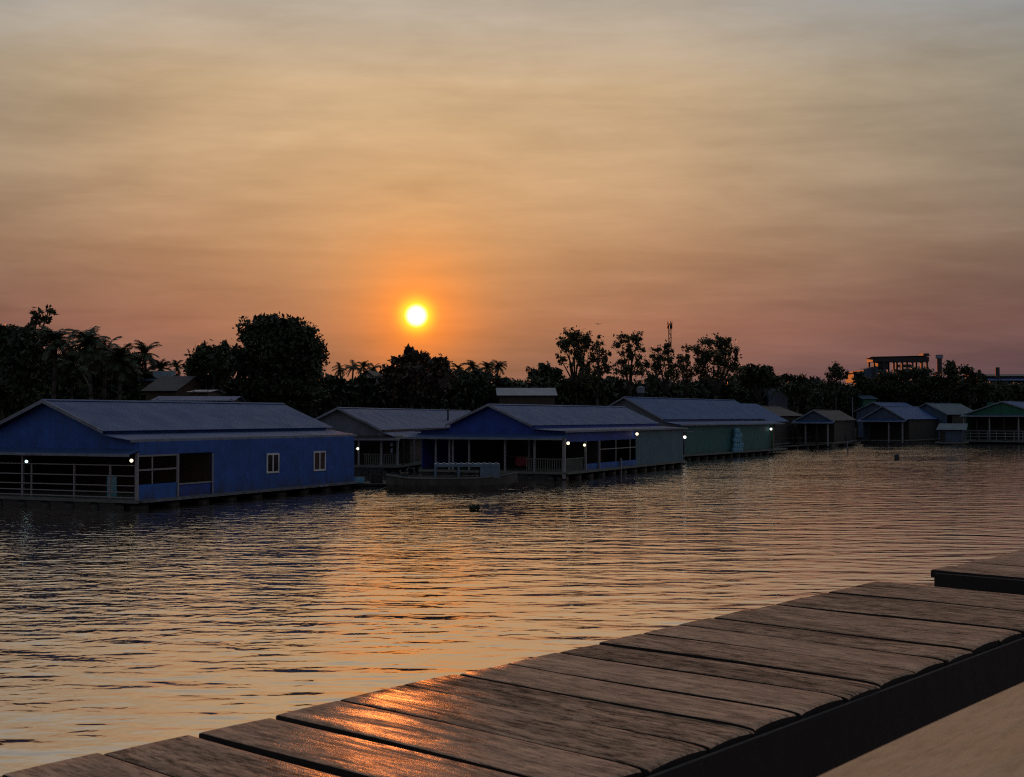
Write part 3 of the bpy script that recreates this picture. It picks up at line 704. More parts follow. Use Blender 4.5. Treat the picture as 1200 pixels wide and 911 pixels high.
# dark walkway along the far row
wa = G(908, 528); wb = G(1003, 522.5); wd_ = wb - wa; wl = wd_.length
root = empty('floating_walkway', wa, math.atan2(wd_.y, wd_.x), 'low dark floating walkway on drums between the green walled house and the small gabled house', 'walkway')
MB().box(0, wl, -.1, 1.5, .32, .42).build('walkway_deck', M['dark'], root)
for i in range(9): MB().tube((.5 + (wl - 1) * i / 8, .05, .06), (.5 + (wl - 1) * i / 8, 1.3, .06), .26, n=12).build('drum', M['float'], root, True)
for i in range(6): MB().box((wl - .3) * i / 5 + .1, (wl - .3) * i / 5 + .2, 1.3, 1.4, .423, 1.4 + .2 * (i % 2)).build('post', M['dark'], root)
MB().tube((.15, 1.35, 1.3), (wl - .15, 1.35, 1.3), .03, n=6).build('handrail', M['dark'], root)

# low shed on its raft
h = House('floating_shed', 'low grey floating shed with flat pitched tin roof before the pale blue house', (1128, 521.5), (1136, 520), 'shed')
v0, z0 = h.front(1128, 503); v1, z1 = h.front(1101, 499.5); Wd = h.front(1100, 512)[0]; dp = 3.0
MB().box(-.3, dp + .3, -.5, Wd + .5, .2, .38).build('platform', M['deckb'], h.root)
MB().box(0, .08, .05, Wd, .38, z0 - .1).box(.08, dp, .05, .13, .38, z0 - .1).box(.08, dp, Wd - .08, Wd, .38, z0 - .1).build('wall', M['bluegrey'], h.root)
MB().sheet((-.5, -.6, z0 - .1), (-.5, Wd + .3, z0 - .1), (dp + .3, -.4, z1 + .35), (dp + .3, Wd + .3, z1 + .35), pitch=.4).build('roof', M['tingreen'], h.root)
MB().box(-.03, -.004, Wd * .72, Wd * .95, .38, z0 - .3).build('door', M['dark'], h.root)

# ---------------------------------------------------------------- boat
bp = G(530, 574.5)
root = empty('wooden_boat', (bp.x, bp.y, 0), R(4), 'long weathered wooden boat with a light blue open cabin, moored before the middle house', 'boat')
b = MB(); ns = 36; sec = []
SL = 3.55
for i in range(ns + 1):
    q = i / ns; x = -SL + 2 * SL * q
    wd = 0.95 * (1 - max(0, (q - .55) / .45) ** 2.2) * (1 - .45 * max(0, (.25 - q) / .25) ** 2)
    wd = max(wd, .05)
    zs_ = .72 + .26 * max(0, (q - .55) / .45) ** 2 + .18 * max(0, (.3 - q) / .3) ** 2
    zk = -.35 + 1.12 * max(0, (q - .62) / .38) ** 1.6 + .55 * max(0, (.14 - q) / .14)
    ring = [(x, -wd, zs_), (x, -wd * 1.02, zs_ - .1), (x, -wd * .93, zs_ * .4), (x, -wd * .7, zk * .5), (x, 0, zk), (x, wd * .7, zk * .5), (x, wd * .93, zs_ * .4), (x, wd * 1.02, zs_ - .1), (x, wd, zs_),
            (x, wd * .9, zs_), (x, wd * .85, max(.35, zk + .15)), (x, -wd * .85, max(.35, zk + .15)), (x, -wd * .9, zs_)]
    k = len(b.v); b.v += ring; sec.append(k)
k = len(ring)
for i in range(ns):
    for j in range(k):
        j2 = (j + 1) % k; b.f.append((sec[i] + j, sec[i] + j2, sec[i+1] + j2, sec[i+1] + j))
b.f += [tuple(sec[0] + j for j in range(k - 1, -1, -1)), tuple(sec[-1] + j for j in range(k))]
b.build('hull', M['hull'], root)
ru = MB()
def hullpt(q, side, dz=0.0):
    wd = 0.95 * (1 - max(0, (q - .55) / .45) ** 2.2) * (1 - .45 * max(0, (.25 - q) / .25) ** 2); wd = max(wd, .05)
    zs_ = .72 + .26 * max(0, (q - .55) / .45) ** 2 + .18 * max(0, (.3 - q) / .3) ** 2
    return (-SL + 2 * SL * q, side * (wd * 1.02 + .02), zs_ - .05 + dz)
for side in (-1, 1):
    for i in range(30): ru.tube(hullpt(i / 30, side), hullpt((i + 1) / 30, side), .045, n=6)
ru.build('gunwale', M['deckb'], root)
s_ = bp.y / F
cx0, cx1, cxm, cxe = (509 - 530) * s_, (562 - 530) * s_, (537 - 530) * s_, (585 - 530) * s_
zc1 = D(550, 543.5, bp.y).z; zc0 = .66
c_ = MB()
c_.box(cx0, cxe, -.72, .72, zc1 - .16, zc1)
c_.box(cx1 + .003, cxe, -.70, -.64, zc0, zc1 - .162).box(cx1 + .003, cxe, .64, .70, zc0, zc1 - .162).box(cxe - .06, cxe, -.637, .637, zc0, zc1 - .162)
for x in (cx0 + .05, cxm):
    for y in (-.68, .68): c_.box(x - .06, x + .06, y - .03, y + .03, zc0, zc1 - .162)
c_.build('cabin', M['cabin'], root)
c_ = MB()
for i in range(11):
    x = cx0 + .2 + (cxe - cx0 - .4) * i / 10; c_.ball((x, -.45 + .1 * (i % 3), zc1 + .04), .075, 8, 5, .55)
c_.build('canopy', M['pale'], root, True)
MB().box(cx0 + .1, cx1, -.3, .5, .38, .75).build('bench', M['dark'], root)
q = MB(); x_ = (481 - 530) * s_
q.tube((x_ - .3, -.3, .85), (x_ - .05, -.3, 1.25), .03, n=6).tube((x_ - .05, -.3, 1.25), (x_ + .25, -.3, 1.1), .03, n=6).box(x_ - .5, x_ - .1, -.5, -.1, .4, .95)
q.build('engine', M['steel'], root)

# raft with crates left of the boat, floating pole
rp = G(430, 572)
root = empty('wooden_raft', (rp.x, rp.y, 0), R(5), 'dark low wooden raft between the large blue house and the boat', 'raft')
MB().box(-1.1, 1.5, -.9, 1.6, .18, .28).build('raft_deck', M['dark'], root)
for y in (-.6, .3, 1.2): MB().tube((-1.2, y, .0), (1.6, y, .0), .2, n=10).build('float', M['float'], root, True)
def crate(pos, rz, sx_, sy_, sz_, m, label):
    root = empty('crate', pos, rz, label, 'crate')
    b = MB(); tk = .025
    for k in range(3):
        z0 = sz_ * (k / 3) + .01; z1 = z0 + sz_ / 3 - .03
        b.box(0, sx_, 0, tk, z0, z1).box(0, sx_, sy_ - tk, sy_, z0, z1).box(0, tk, tk + .002, sy_ - tk - .002, z0, z1).box(sx_ - tk, sx_, tk + .002, sy_ - tk - .002, z0, z1)
    b.box(.03, sx_ - .03, .03, sy_ - .03, .012, .04); b.build('crate_body', m, root)
crate((rp.x - .9, rp.y - .5, .285), R(5), .8, .5, .35, M['jug'], 'light blue slatted crate on the left of the dark raft')
crate((rp.x + .2, rp.y - .1, .285), R(9), .7, .5, .45, M['dark'], 'dark brown slatted crate on the right of the dark raft')
p0 = G(429, 579, .06); p1 = G(453, 571.5, .12)
o = MB().tube(p0, p1, .05, .035, 8).build('bamboo_pole', M['deckb']); tag(o, 'bamboo pole floating on the water before the raft', 'pole')

# small things on the water
p = G(1051, 538.5); root = empty('mooring_buoy', (p.x, p.y, 0), 0, 'small dark cylindrical mooring buoy alone on the open water', 'buoy')
MB().tube((0, 0, -.2), (0, 0, .42), .24, .24, 14).tube((0, 0, .42), (0, 0, .5), .24, .1, 14).build('buoy_body', M['float'], root); MB().tube((0, 0, .5), (0, 0, .56), .05, n=8).build('ring', M['steel'], root)
p = G(994, 531.5); q = D(993, 518.5, p.y)
o = MB().tube((p.x, p.y, -.5), (q.x, p.y, q.z), .06, .05, 8).build('marker_stake', M['pale']); tag(o, 'slim pale stake rising from the water left of the buoy', 'stake')
p = G(979, 520); root = empty('fishing_float', (p.x, p.y, 0), 0, 'round orange float beside the small blue gabled house', 'float')
MB().ball((0, 0, .35), .42).build('float_body', M['orange'], root, True); MB().tube((0, 0, .74), (0, 0, .88), .06, n=8).build('ring', M['steel'], root)
p = G(999.5, 520); q = D(999, 466, p.y)
o = MB().tube((p.x, p.y, -.5), (q.x, p.y, q.z), .09, .06, 8).build('mast_pole', M['pale']); tag(o, 'tall thin pale pole standing before the pale blue roofed house', 'pole')

# ---------------------------------------------------------------- vegetation
def leaves(points, size, lean=None, flat=1.0):
    n = len(points)
    a = rng.normal(size=(n, 3)); a /= np.linalg.norm(a, axis=1, keepdims=True)
    b = rng.normal(size=(n, 3)); b -= a * (a * b).sum(1, keepdims=True); b /= np.linalg.norm(b, axis=1, keepdims=True)
    s = (size * rng.uniform(.6, 1.5, n))[:, None] if np.isscalar(size) else (size * rng.uniform(.6, 1.5, n))[:, None]
    v = np.empty((n, 4, 3)); v[:, 0] = points - a * s; v[:, 1] = points + b * s * .45 + a * s * .1; v[:, 2] = points + a * s; v[:, 3] = points - b * s * .45 + a * s * .1
    return v
def quad_mesh(name, v, m, parent=None, tones=None):
    n = len(v); me = bpy.data.meshes.new(name)
    me.vertices.add(n * 4); me.vertices.foreach_set('co', v.reshape(-1).astype(np.float32))
    me.loops.add(n * 4); me.loops.foreach_set('vertex_index', np.arange(n * 4, dtype=np.int32))
    me.polygons.add(n); me.polygons.foreach_set('loop_start', np.arange(0, n * 4, 4, dtype=np.int32))
    me.update(calc_edges=True); me.materials.append(m)
    at = me.attributes.new('tone', 'FLOAT', 'POINT'); tn = rng.uniform(0, 1, n) if tones is None else tones
    at.data.foreach_set('value', np.repeat(tn, 4).astype(np.float32))
    o = bpy.data.objects.new(name, me); col.objects.link(o)
    if parent: o.parent = parent
    return o
def clump_points(c, r, leaf_s, density):
    area = 4 * math.pi * ((r[0]*r[1] + r[0]*r[2] + r[1]*r[2]) / 3)
    n = int(area / (leaf_s ** 2) * density)
    n = max(60, min(n, 16000))
    # sub-clumps give an uneven outline
    k = max(7, int(area / 2.2)); k = min(k, 70)
    d = rng.normal(size=(k, 3)); d /= np.linalg.norm(d, axis=1, keepdims=True)
    sc = d * rng.uniform(.35, .93, (k, 1)); tone = rng.uniform(0, 1, k)
    w_ = rng.integers(0, k, n)
    off = np.clip(rng.normal(size=(n, 3)), -1.7, 1.7) * rng.uniform(.09, .22, (k, 1))[w_]
    p = (sc[w_] + off) * np.array(r) + np.array(c)
    m_ = max(8, n // 14); e_ = rng.normal(size=(m_, 3)); e_ /= np.linalg.norm(e_, axis=1, keepdims=True)
    ex = e_ * rng.uniform(.85, 1.14, (m_, 1)) * np.array(r) + np.array(c)
    p = np.concatenate([p, ex]); tone_all = np.concatenate([np.clip(tone[w_] + rng.normal(size=n) * .2, 0, 1), rng.uniform(.2, .9, m_)])
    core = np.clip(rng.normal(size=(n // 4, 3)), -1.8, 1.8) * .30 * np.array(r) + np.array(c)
    return p, core, tone_all
GZ = 1.75
def tree(name, label, Z, clumps, m='leaf', leaf_s=.19, density=.6, trunk=None, cat='tree', group='trees on the far bank', core=True):
    cw = []
    for (px, py, rx, ry) in clumps:
        jz = random.uniform(-1.2, 1.2); c = D(px, py, Z + jz); k = Z / F
        cw.append((c, (rx * k, (rx + ry) * .5 * k, ry * k)))
    bx = trunk if trunk is not None else sum(c[0] for c in clumps) / len(clumps)
    base = D(bx, 500, Z); base.z = GZ - .1
    root = empty(name, base, 0, label, cat, group)
    vs = []; tn = []
    for c, r in cw:
        p, co, to = clump_points(c - base, r, leaf_s, density)
        vs.append(leaves(p, leaf_s)); tn.append(to)
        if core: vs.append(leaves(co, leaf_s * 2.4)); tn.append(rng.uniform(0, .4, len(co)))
    quad_mesh('crown', np.concatenate(vs), M[m], root, np.concatenate(tn))
    tb = MB(); mid = Vector((0, 0, 0)); hmax = max(c.z for c, r in cw) - base.z
    low = min(c.z for c, r in cw) - base.z
    fork = Vector((random.uniform(-.3, .3), random.uniform(-.3, .3), max(.8, low * .6)))
    r0 = .05 + hmax * .018
    tb.tube((0, 0, 0), fork, r0, r0 * .8, 10)
    for c, r in cw:
        e = c - base; m1 = fork.lerp(e, .5) + Vector((random.uniform(-.4, .4), random.uniform(-.3, .3), random.uniform(0, .5)))
        tb.tube(fork, m1, r0 * .6, r0 * .38, 8).tube(m1, e, r0 * .38, r0 * .16, 8)
        for q in range(4):
            d = Vector((random.uniform(-1, 1) * r[0], random.uniform(-1, 1) * r[1], random.uniform(-.3, .9) * r[2]))
            tb.tube(e, e + d * .8, r0 * .14, r0 * .05, 5)
    tb.build('trunk', M['bark'], root, True)
    return root
def palm(label, Z, px, py, rpx, group='palms on the far bank', fr=34, seed=0):
    rd = random.Random(seed); top = D(px, py, Z); base = D(px + rd.uniform(-6, 6), 500, Z); base.z = GZ - .1
    root = empty('palm_tree', base, 0, label, 'palm', group); T = top - base; Rm = rpx * Z / F * 1.15
    tb = MB(); pr = Vector((0, 0, 0)); n = 8
    for i in range(1, n + 1):
        q = i / n; p = Vector((T.x * q ** 1.6, T.y * q, T.z * q)); tb.tube(pr, p, .17 - .06 * (q - 1 / n), .17 - .06 * q, 9); pr = p
    tb.build('trunk', M['bark'], root, True)
    vs = []
    for f_ in range(fr):
        az_ = 2 * math.pi * (f_ + rd.uniform(-.35, .35)) / fr * 2.0; el = rd.uniform(-.8, 1.5); Lf = Rm * rd.uniform(.85, 1.15)
        d = Vector((math.cos(az_), math.sin(az_), 0)); p = T.copy(); ang = el; prev = p.copy(); m_ = 13
        for s_i in range(m_):
            st = Lf / m_; ang -= (.045 + .13 * s_i / m_) * (1.0 if el > .2 else .6)
            nxt = prev + (d * math.cos(ang) + Vector((0, 0, 1)) * math.sin(ang)) * st
            tang = (nxt - prev).normalized(); sd = tang.cross(Vector((0, 0, 1)))
            sd = sd.normalized() if sd.length > .05 else Vector((1, 0, 0)); upv = sd.cross(tang)
            q = s_i / m_; ll = Lf * .36 * (math.sin(math.pi * min(1, .18 + q * .80)) ** .7)
            for sub in (0, .5):
                o = prev.lerp(nxt, sub)
                for sg in (-1, 1):
                    tip = o + sd * (sg * ll * .72) + tang * (ll * .55) - Vector((0, 0, 1)) * (ll * rd.uniform(.1, .5))
                    wv = tang * (st * .34)
                    vs.append([tuple(o - wv), tuple(o + wv), tuple(tip + wv * .15), tuple(tip - wv * .15)])
            vs.append([tuple(prev - upv * .03), tuple(prev + upv * .03), tuple(nxt + upv * .02), tuple(nxt - upv * .02)])
            prev = nxt
    quad_mesh('crown', np.array(vs), M['palm'], root)

# left
tree('broadleaf_tree', 'dense dark tree mass at the left edge, left of the palms', 97,
     [(10, 402, 26, 20), (30, 420, 32, 32), (-20, 405, 35, 26), (15, 450, 42, 28), (-30, 440, 40, 40), (4, 388, 18, 9), (30, 392, 12, 10), (55, 398, 10, 14)], density=.75, trunk=5)
tree('airy_tree', 'slim airy treetop with few leaves rising between the dense left tree and the palms', 99,
     [(36, 384, 7, 6), (44, 367, 9, 7), (57, 365, 8, 6), (52, 374, 8, 6), (42, 376, 7, 5), (50, 390, 6, 10), (33, 395, 8, 8)], 'leafb', .20, .30, 40, core=False)
palm('palm right of the dense left tree, its fronds just below the slim airy treetop', 93, 66, 399, 23, seed=1)
palm('tallest palm of the left group, with upright feathery fronds', 91, 103, 404, 26, seed=2, fr=38)
palm('palm with drooping fronds between the tallest palm and the rightmost big palm', 95, 124, 414, 23, seed=3)
palm('rightmost big palm of the left group, low crown over the blue roof', 92, 142, 424, 24, seed=4)
palm('slender palm with a clear round crown standing alone left of the big tree', 118, 170, 414, 18, seed=5, fr=24)
palm('small palm right beside the slender lone palm, lower crown', 122, 188, 432, 15, seed=6)
palm('small far palm peeping over the teal roofed hut', 150, 207, 430, 10, seed=7, fr=20)
palm('palm low behind the big palms, in the dark mass above the blue roof', 98, 85, 428, 24, seed=8)
tree('broadleaf_tree', 'biggest round topped tree, dark and dense, left of the sun', 117,
     [(325, 400, 42, 31), (298, 394, 26, 22), (352, 400, 28, 27), (325, 436, 56, 34), (368, 425, 17, 26), (287, 425, 24, 26), (330, 384, 30, 16), (310, 380, 22, 12), (345, 460, 40, 16)], density=.8, trunk=325)
tree('broadleaf_tree', 'smaller rounded tree leaning against the left side of the biggest tree', 113,
     [(243, 417, 22, 17), (230, 432, 19, 18), (258, 428, 20, 22), (240, 450, 30, 18), (262, 410, 8, 9)], density=.75, trunk=243)
for i, (x, y, r_, l) in enumerate([(398, 432, 9, 'tiny palm tuft right at the foot of the biggest tree'), (414, 431, 11, 'left palm of the three above the grey plank gable'), (426, 430, 10, 'middle palm of the three above the grey plank gable'), (438, 432, 10, 'right palm of the three above the grey plank gable'),
        (523, 431, 11, 'first palm right of the brownish tree below the sun'), (537, 432, 9, 'smallest of the five palms right of the brownish tree'), (554, 430, 12, 'middle palm of the five palms right of the brownish tree'), (571, 431, 11, 'fourth palm of the five, counted from the brownish tree'), (584, 430, 11, 'fifth palm, farthest from the brownish tree and nearest the bushes')]):
    palm(l, 165 + (i % 3) * 6, x, y, r_, seed=20 + i, fr=20)
tree('broadleaf_tree', 'brownish spiky topped tree straight under the sun', 134,
     [(480, 424, 18, 13), (481, 411, 7, 5), (497, 419, 8, 7), (515, 428, 12, 12), (466, 424, 9, 8), (455, 436, 12, 10), (488, 440, 38, 22), (505, 445, 34, 20), (470, 450, 28, 18)], 'leafr', .24, .5, 485)
tree('broadleaf_tree', 'low rounded tree left of the tall airy trees, over the white roof', 168,
     [(640, 432, 11, 9), (628, 438, 14, 9), (650, 440, 12, 10), (640, 448, 24, 10)], leaf_s=.23, trunk=640)
tree('airy_tree', 'tall airy tree with a rounded top, leftmost of the tall slim trees', 168,
     [(673, 395, 19, 12), (666, 406, 12, 11), (682, 405, 13, 13), (672, 420, 15, 14), (657, 421, 6, 9), (685, 428, 12, 14), (660, 404, 8, 9), (688, 397, 9, 9)], 'leafb', .19, .66, 674, core=False)
tree('airy_tree', 'narrow airy tree with pointed top touching the leftmost tall tree', 165,
     [(703, 404, 8, 11), (700, 418, 12, 12), (709, 420, 8, 14), (704, 436, 15, 14), (690, 440, 16, 14)], 'leafb', .19, .55, 702, core=False)
tree('airy_tree', 'flat topped airy tree standing apart before the mast', 166,
     [(737, 396, 18, 8), (729, 405, 12, 9), (746, 406, 11, 10), (735, 415, 12, 9), (747, 424, 6, 13), (730, 430, 13, 13), (740, 438, 16, 10)], 'leafb', .19, .62, 738, core=False)
tree('airy_tree', 'ragged airy tree directly beneath the telecom mast', 170,
     [(766, 414, 11, 9), (782, 409, 11, 9), (778, 422, 16, 13), (764, 430, 13, 14), (788, 434, 13, 13), (800, 428, 9, 12)], 'leafb', .19, .58, 778, core=False)
tree('airy_tree', 'small round headed tree between the mast tree and the broad airy tree', 175,
     [(804, 412, 8, 8), (801, 424, 8, 10), (806, 436, 12, 12)], 'leafb', .19, .58, 804, core=False)
tree('airy_tree', 'broad round airy tree, rightmost of the tall group', 170,
     [(838, 402, 18, 11), (823, 412, 12, 13), (852, 408, 13, 13), (838, 418, 22, 15), (860, 420, 8, 13), (825, 432, 15, 14), (850, 434, 20, 14)], 'leafb', .19, .70, 838, core=False)
tree('broadleaf_tree', 'low spreading tree on the slope right of the broad airy tree', 185,
     [(880, 434, 15, 8), (897, 434, 11, 8), (890, 445, 25, 12), (872, 442, 16, 12), (905, 448, 16, 9)], leaf_s=.23, trunk=888)
tree('broadleaf_tree', 'small bush like tree halfway between the slope tree and the lone round tree', 205,
     [(922, 444, 12, 7), (938, 446, 12, 7), (952, 449, 13, 7), (935, 456, 28, 10)], leaf_s=.23, trunk=935)
tree('broadleaf_tree', 'lone lollipop shaped round tree left of the factory', 232,
     [(980, 434, 11, 9), (975, 441, 9, 9), (986, 441, 9, 8)], leaf_s=.23, density=.75, trunk=980, core=False)
tree('broadleaf_tree', 'wide dark tree in front of the elevated factory gallery', 242,
     [(1040, 442, 18, 9), (1060, 439, 18, 9), (1080, 438, 16, 9), (1050, 454, 34, 12), (1090, 450, 22, 14), (1020, 452, 18, 9), (1007, 443, 9, 7), (1012, 448, 12, 8)], leaf_s=.23, trunk=1058)
tree('broadleaf_tree', 'narrow upright tree right beside the pipe tower', 240,
     [(1114, 427, 8, 6), (1112, 435, 9, 9), (1119, 440, 9, 10), (1110, 450, 15, 12)], leaf_s=.23, trunk=1114)
tree('broadleaf_tree', 'rounded tree before the long warehouse, right of the upright tree', 243,
     [(1132, 434, 10, 7), (1138, 440, 11, 9), (1150, 442, 7, 7), (1135, 454, 22, 14), (1155, 456, 14, 12)], leaf_s=.23, trunk=1137)
# undergrowth on the bank: one mass
bz = lambda px: float(np.interp(px, [-100, 0, 300, 500, 700, 900, 1000, 1200, 1400], [90, 95, 108, 128, 158, 198, 228, 242, 250]))
vs = []; tn = []
for x, back in [(-255.0 + 15 * i, b_) for i in range(106) for b_ in (0, 15)]:
    Z = bz(x) + random.uniform(-2, 8) + back
    for lev in range(-3, 5):
        y = (452 if x < 400 else 450 if x < 700 else 456) + random.uniform(-8, 6) + max(lev, 0) * 12
        if lev < 0:
            if lev > -3 and x < 160: y += 14 * lev + (6 if x < 40 else 0)
            elif lev == -3: Z = bz(x) + 16; y += 6
            else: continue
        if lev == 0 and (165 < x < 218 or 400 < x < 455 or 575 < x < 655): y += 14
        if 960 < x < 1330 and lev == 0: y += 6
        if back: y += 5
        rx = random.uniform(13, 20); k = Z / F; c = D(x + random.uniform(-6, 6), y, Z)
        p, co, to = clump_points(np.array(c), (rx * k, rx * k, 11 * k), .30, .55)
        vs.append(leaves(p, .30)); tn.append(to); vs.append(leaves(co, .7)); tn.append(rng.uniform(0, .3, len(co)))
tag(quad_mesh('undergrowth', np.concatenate(vs), M['leaf'], None, np.concatenate(tn)), 'dense dark bushes filling the far bank behind the houses', 'bushes', None, 'stuff')
# water plant clump
p = G(556, 598); q = np.clip(rng.normal(size=(90, 3)), -1.3, 1.3) * np.array([.13, .13, .05]) + np.array([0, 0, .09])
o = quad_mesh('water_plant', leaves(q, .09), M['leaf']); o.location = (p.x, p.y, 0); tag(o, 'small dark clump of water plants adrift below the boat', 'plant')

# ---------------------------------------------------------------- buildings on the bank
def hut(name, label, Z, x0, x1, y_ridge, y_eave, mr, mw, yaw=0.0, depth=5.0, cat='hut', extra=None):
    a = D(x0, y_ridge, Z); b_ = D(x1, y_ridge, Z); zr = a.z; ze = D(x0, y_eave, Z).z; Lx = (b_ - a).length
    root = empty(name, ((a.x + b_.x) / 2, Z, GZ), yaw, label, cat)
    zr -= GZ; ze -= GZ; hx = Lx / 2
    b = MB(); b.sheet((-hx, -depth / 2 - .4, ze), (hx, -depth / 2 - .4, ze), (-hx, 0, zr), (hx, 0, zr)); b.sheet((-hx, depth / 2 + .4, ze), (hx, depth / 2 + .4, ze), (-hx, .03, zr), (hx, .03, zr))
    b.build('roof', mr, root)
    w_ = MB(); w_.box(-hx + .3, hx - .3, -depth / 2, -depth / 2 + .1, -.3, ze + .05).box(-hx + .3, hx - .3, depth / 2 - .1, depth / 2, -.3, ze + .05)
    for sx_ in (-hx + .3, hx - .4):
        w_.prism([(sx_, -depth / 2 + .102, -.3), (sx_, -depth / 2 + .102, ze + .1), (sx_, 0, zr - .1), (sx_, depth / 2 - .102, ze + .1), (sx_, depth / 2 - .102, -.3)], (.1, 0, 0))
    w_.build('wall', mw, root)
    MB().box(-hx * .3, -hx * .3 + .9, -depth / 2 - .03, -depth / 2 - .003, -.2, 1.8).build('door', M['dark'], root)
    return root
hut('bank_hut', 'small hut with a teal tin roof between the palms and the biggest tree', 120, 166, 207, 435, 447, M['tingreen'], M['brown'], R(8))
hut('bank_hut', 'brown hut with rusty roof under the left side of the biggest tree', 112, 186, 232, 441, 459, M['tinrust'], M['brown'], R(-14), 6)
hut('bank_shed', 'low shed with pale sheet roof just above the ridge of the large blue house', 88, 186, 282, 464.5, 470, M['tin'], M['brown'], R(2), 4, 'shed')
hut('bank_shed', 'narrow lean-to with a light sheet roof above the low shed, before the biggest tree', 96, 228, 256, 457, 460, M['pale'], M['brown'], R(-6), 3, 'shed')
hut('bank_hut', 'long hut with white grey roof in the bushes above the middle blue house', 150, 581, 651, 454.8, 464, M['pale'], M['brown'], R(3), 5)
hut('bank_hut', 'small hut with a grey green roof low on the slope above the green walled house', 211, 893, 920, 448, 452, M['tingreen'], M['grey'], R(5), 5)
hut('bank_hut', 'small hut with green grey roof behind the thin pole', 240, 1002, 1022, 463.5, 468, M['tingreen'], M['greend'], R(10), 5)
# hut with a plank gable towards the river
Z = 139; a = D(430, 434, Z); l = D(405, 452, Z); r = D(452, 450, Z)
root = empty('bank_hut', (a.x, Z, GZ), R(-6), 'plank hut with pointed grey gable facing the river, left of the brownish tree', 'hut')
hw = (r.x - l.x) / 2; zr = a.z - GZ; ze = l.z - GZ
b = MB(); b.sheet((-hw, -.4, ze), (-hw, 8, ze), (0, -.4, zr), (0, 8, zr)); b.sheet((hw, -.4, ze), (hw, 8, ze), (.03, -.4, zr), (.03, 8, zr)); b.build('roof', M['tinrust'], root)
MB().prism([(-hw + .4, 0, -.2), (-hw + .4, 0, ze + .1), (0, 0, zr - .1), (hw - .4, 0, ze + .1), (hw - .4, 0, -.2)], (0, .1, 0)).build('gable_wall', M['grey'], root)
MB().box(-hw + .4, -hw + .5, .105, 7.8, -.2, ze + .1).box(hw - .5, hw - .4, .105, 7.8, -.2, ze + .1).build('wall', M['brown'], root)
MB().box(-.5, .5, -.04, -.004, -.2, 1.7).build('door', M['dark'], root)
# roof tank
Z = 162; c = D(751, 456, Z); root = empty('water_tank', (c.x, Z, GZ), 0, 'small pale water tank on a stand above the tall blue roof', 'tank')
MB().tube((0, 0, c.z - GZ - .5), (0, 0, c.z - GZ + .2), .5, n=16).tube((0, 0, c.z - GZ + .2), (0, 0, c.z - GZ + .35), .5, .15, 16).build('tank_body', M['pale'], root)
for sx_ in (-.33, .33):
    for sy_ in (-.33, .33): MB().box(sx_ - .05, sx_ + .05, sy_ - .05, sy_ + .05, -.1, c.z - GZ - .503).build('leg', M['steel'], root)
# telecom mast
Z = 300; tp = D(785, 377, Z); root = empty('telecom_mast', (tp.x, Z, 1.8), 0, 'thin lattice telecom mast with antenna head above the airy trees', 'mast')
hh = tp.z - 1.8; b = MB(); wv = .27
for sx_ in (-wv, wv):
    for sy_ in (-wv, wv): b.tube((sx_, sy_, 0), (sx_, sy_, hh - .8), .065, n=6)
for i in range(int(hh / 1.0)):
    z = i * 1.0; s2 = wv if i % 2 else -wv
    for y in (-wv, wv): b.tube((s2, y, z), (-s2, y, z + 1), .05, n=5)
    for x in (-wv, wv): b.tube((x, s2, z), (x, -s2, z + 1), .05, n=5)
b.build('lattice', M['steel'], root)
for i in range(3):
    a_ = i * 2.1 + .5; b = MB(); cx, cy = .55 * math.cos(a_), .55 * math.sin(a_); b.box(cx - .12, cx + .12, cy - .1, cy + .1, hh - 1.7, hh).tube((cx * .4, cy * .4, hh - 1.2), (cx * .8, cy * .8, hh - 1.2), .06, n=6); b.build('antenna', M['steel'], root)
# factory with an elevated gallery
Z = 420; k = Z / F
o0 = D(1055, 450, Z); zz = lambda y: D(0, y, Z).z - 2
X = lambda px: (px - 1055) * k
root = empty('factory', (o0.x, Z, 2), R(0), 'factory with a long elevated gallery on stilts above the right hand trees', 'factory')
MB().box(X(1023), X(1089), 0, 7, zz(424), zz(418.5)).build('gallery', M['steel'], root)
MB().sheet((X(1021), -.6, zz(418.3)), (X(1091), -.6, zz(416.8)), (X(1021), 7.6, zz(419.8)), (X(1091), 7.6, zz(418.0)), pitch=1).build('gallery_roof', M['pale'], root)
for x in (1025, 1036, 1048, 1058, 1070, 1081, 1087):
    b = MB(); b.box(X(x) - .3, X(x) + .3, .2, .8, -1, zz(424.05)).box(X(x) - .3, X(x) + .3, 6.2, 6.8, -1, zz(424.05)); b.build('stilt', M['steel'], root)
MB().box(X(1030), X(1042), 1, 6, zz(433), zz(424.1)).build('conveyor', M['steel'], root); MB().box(X(1058), X(1069.5), 1.5, 6, zz(430), zz(427)).build('conveyor', M['steel'], root)
MB().prism([(X(1013), 1, -1), (X(1013), 1, zz(433)), (X(1028), 1, zz(429)), (X(1040), 1, zz(434)), (X(1040), 1, -1)], (0, 14, 0)).build('wall', M['bluegrey'], root)
MB().box(X(1002), X(1012.8), 2, 12, zz(448), zz(437)).box(X(1001), X(1013), 1.5, 12.5, zz(436.9), zz(435.5)).build('annex', M['steel'], root)
MB().box(X(1084), X(1091), 1.5, 6, zz(416.5), zz(414)).build('roof_housing', M['steel'], root)
Z = 415; k = Z / F; o0 = D(1101, 450, Z)
root = empty('pipe_tower', (o0.x, Z, 2), 0, 'slim dark pipe tower just right of the elevated gallery', 'tower')
ht = D(0, 416, Z).z - 2
MB().tube((0, 0, -1), (0, 0, ht - 1.2), .9, .8, 12).build('shaft', M['steel'], root); MB().tube((0, 0, ht - 1.198), (0, 0, ht), 1.15, 1.15, 12).build('head', M['pale'], root); MB().box(-1.6, 1.6, -1.5, 1.5, ht * .62, ht * .62 + .3).build('landing', M['steel'], root)
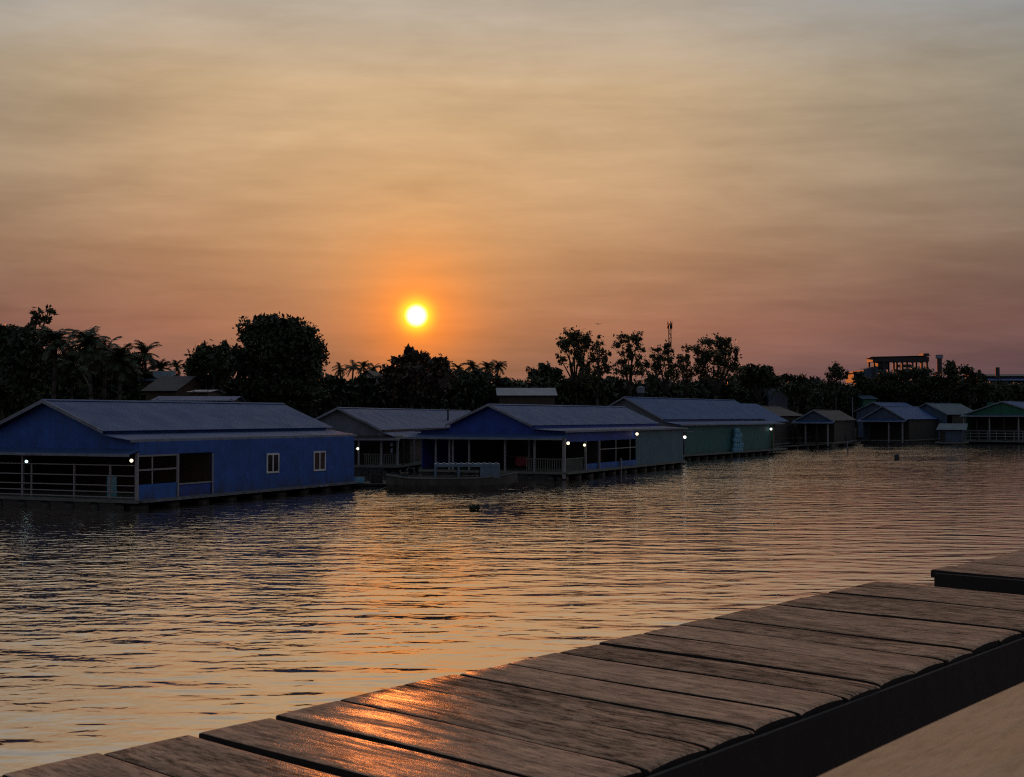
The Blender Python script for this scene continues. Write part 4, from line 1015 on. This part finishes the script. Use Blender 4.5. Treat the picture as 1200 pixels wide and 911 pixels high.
Z = 380; k = Z / F; o0 = D(1190, 450, Z); X = lambda px: (px - 1190) * k; zz = lambda y: D(0, y, Z).z - 2
root = empty('warehouse', (o0.x, Z, 2), 0, 'long low warehouse with pale awning at the right edge behind the trees', 'warehouse')
MB().box(X(1148), X(1260), 0, 22, -1, zz(441)).build('wall', M['bluegrey'], root)
MB().sheet((X(1147), -1, zz(441)), (X(1262), -1, zz(441)), (X(1147), 11, zz(437.3)), (X(1262), 11, zz(437.3)), pitch=1.2).sheet((X(1147), 23, zz(441)), (X(1262), 23, zz(441)), (X(1147), 11.05, zz(437.3)), (X(1262), 11.05, zz(437.3)), pitch=1.2).build('roof', M['steel'], root)
MB().sheet((X(1152), -5, zz(446.5)), (X(1262), -5, zz(446.5)), (X(1152), -.05, zz(443.5)), (X(1262), -.05, zz(443.5)), pitch=1.2).build('awning', M['tin'], root)
for i in range(5): MB().box(X(1156 + i * 14), X(1163 + i * 14), -.06, -.003, zz(456), zz(450)).build('window', M['pale'], root)
MB().tube((X(1166), -2.0, -1), (X(1166), -2.0, zz(431)), .75, .62, 12).build('chimney', M['steel'], root)

# a bird far up
c = D(701, 380, 140); b = MB()
for sg in (-1, 1):
    b.v += []; k0 = len(b.v)
    b.v += [(0, -.12, 0), (0, .12, 0), (sg * .25, .12, .10), (sg * .25, -.08, .10), (sg * .5, .0, .02), (0, -.12, -.03), (0, .12, -.03), (sg * .25, .12, .08), (sg * .25, -.08, .08)]
    b.f += [(k0, k0+3, k0+2, k0+1), (k0+3, k0+4, k0+2), (k0+5, k0+6, k0+7, k0+8), (k0+8, k0+7, k0+4)]
b.tube((0, -.22, 0), (0, .0, .0), .025, .07, 8).tube((0, 0, 0), (0, .28, 0), .07, .015, 8)
o = b.build('bird', M['float']); o.location = c; tag(o, 'tiny dark bird flying above the tall airy trees', 'bird')

# ---------------------------------------------------------------- output
scene.view_settings.view_transform = 'Standard'; scene.view_settings.look = 'None'
scene.view_settings.exposure = 0; scene.view_settings.gamma = 1; scene.view_settings.use_curve_mapping = False
scene.render.engine = 'CYCLES'
c = scene.cycles
c.max_bounces = 6; c.diffuse_bounces = 3; c.glossy_bounces = 4; c.transmission_bounces = 2
c.use_denoising = False; c.pixel_filter_type = 'BLACKMAN_HARRIS'; c.filter_width = 1.15; c.sample_clamp_indirect = 6; c.sample_clamp_direct = 25; c.caustics_reflective = False; c.caustics_refractive = False
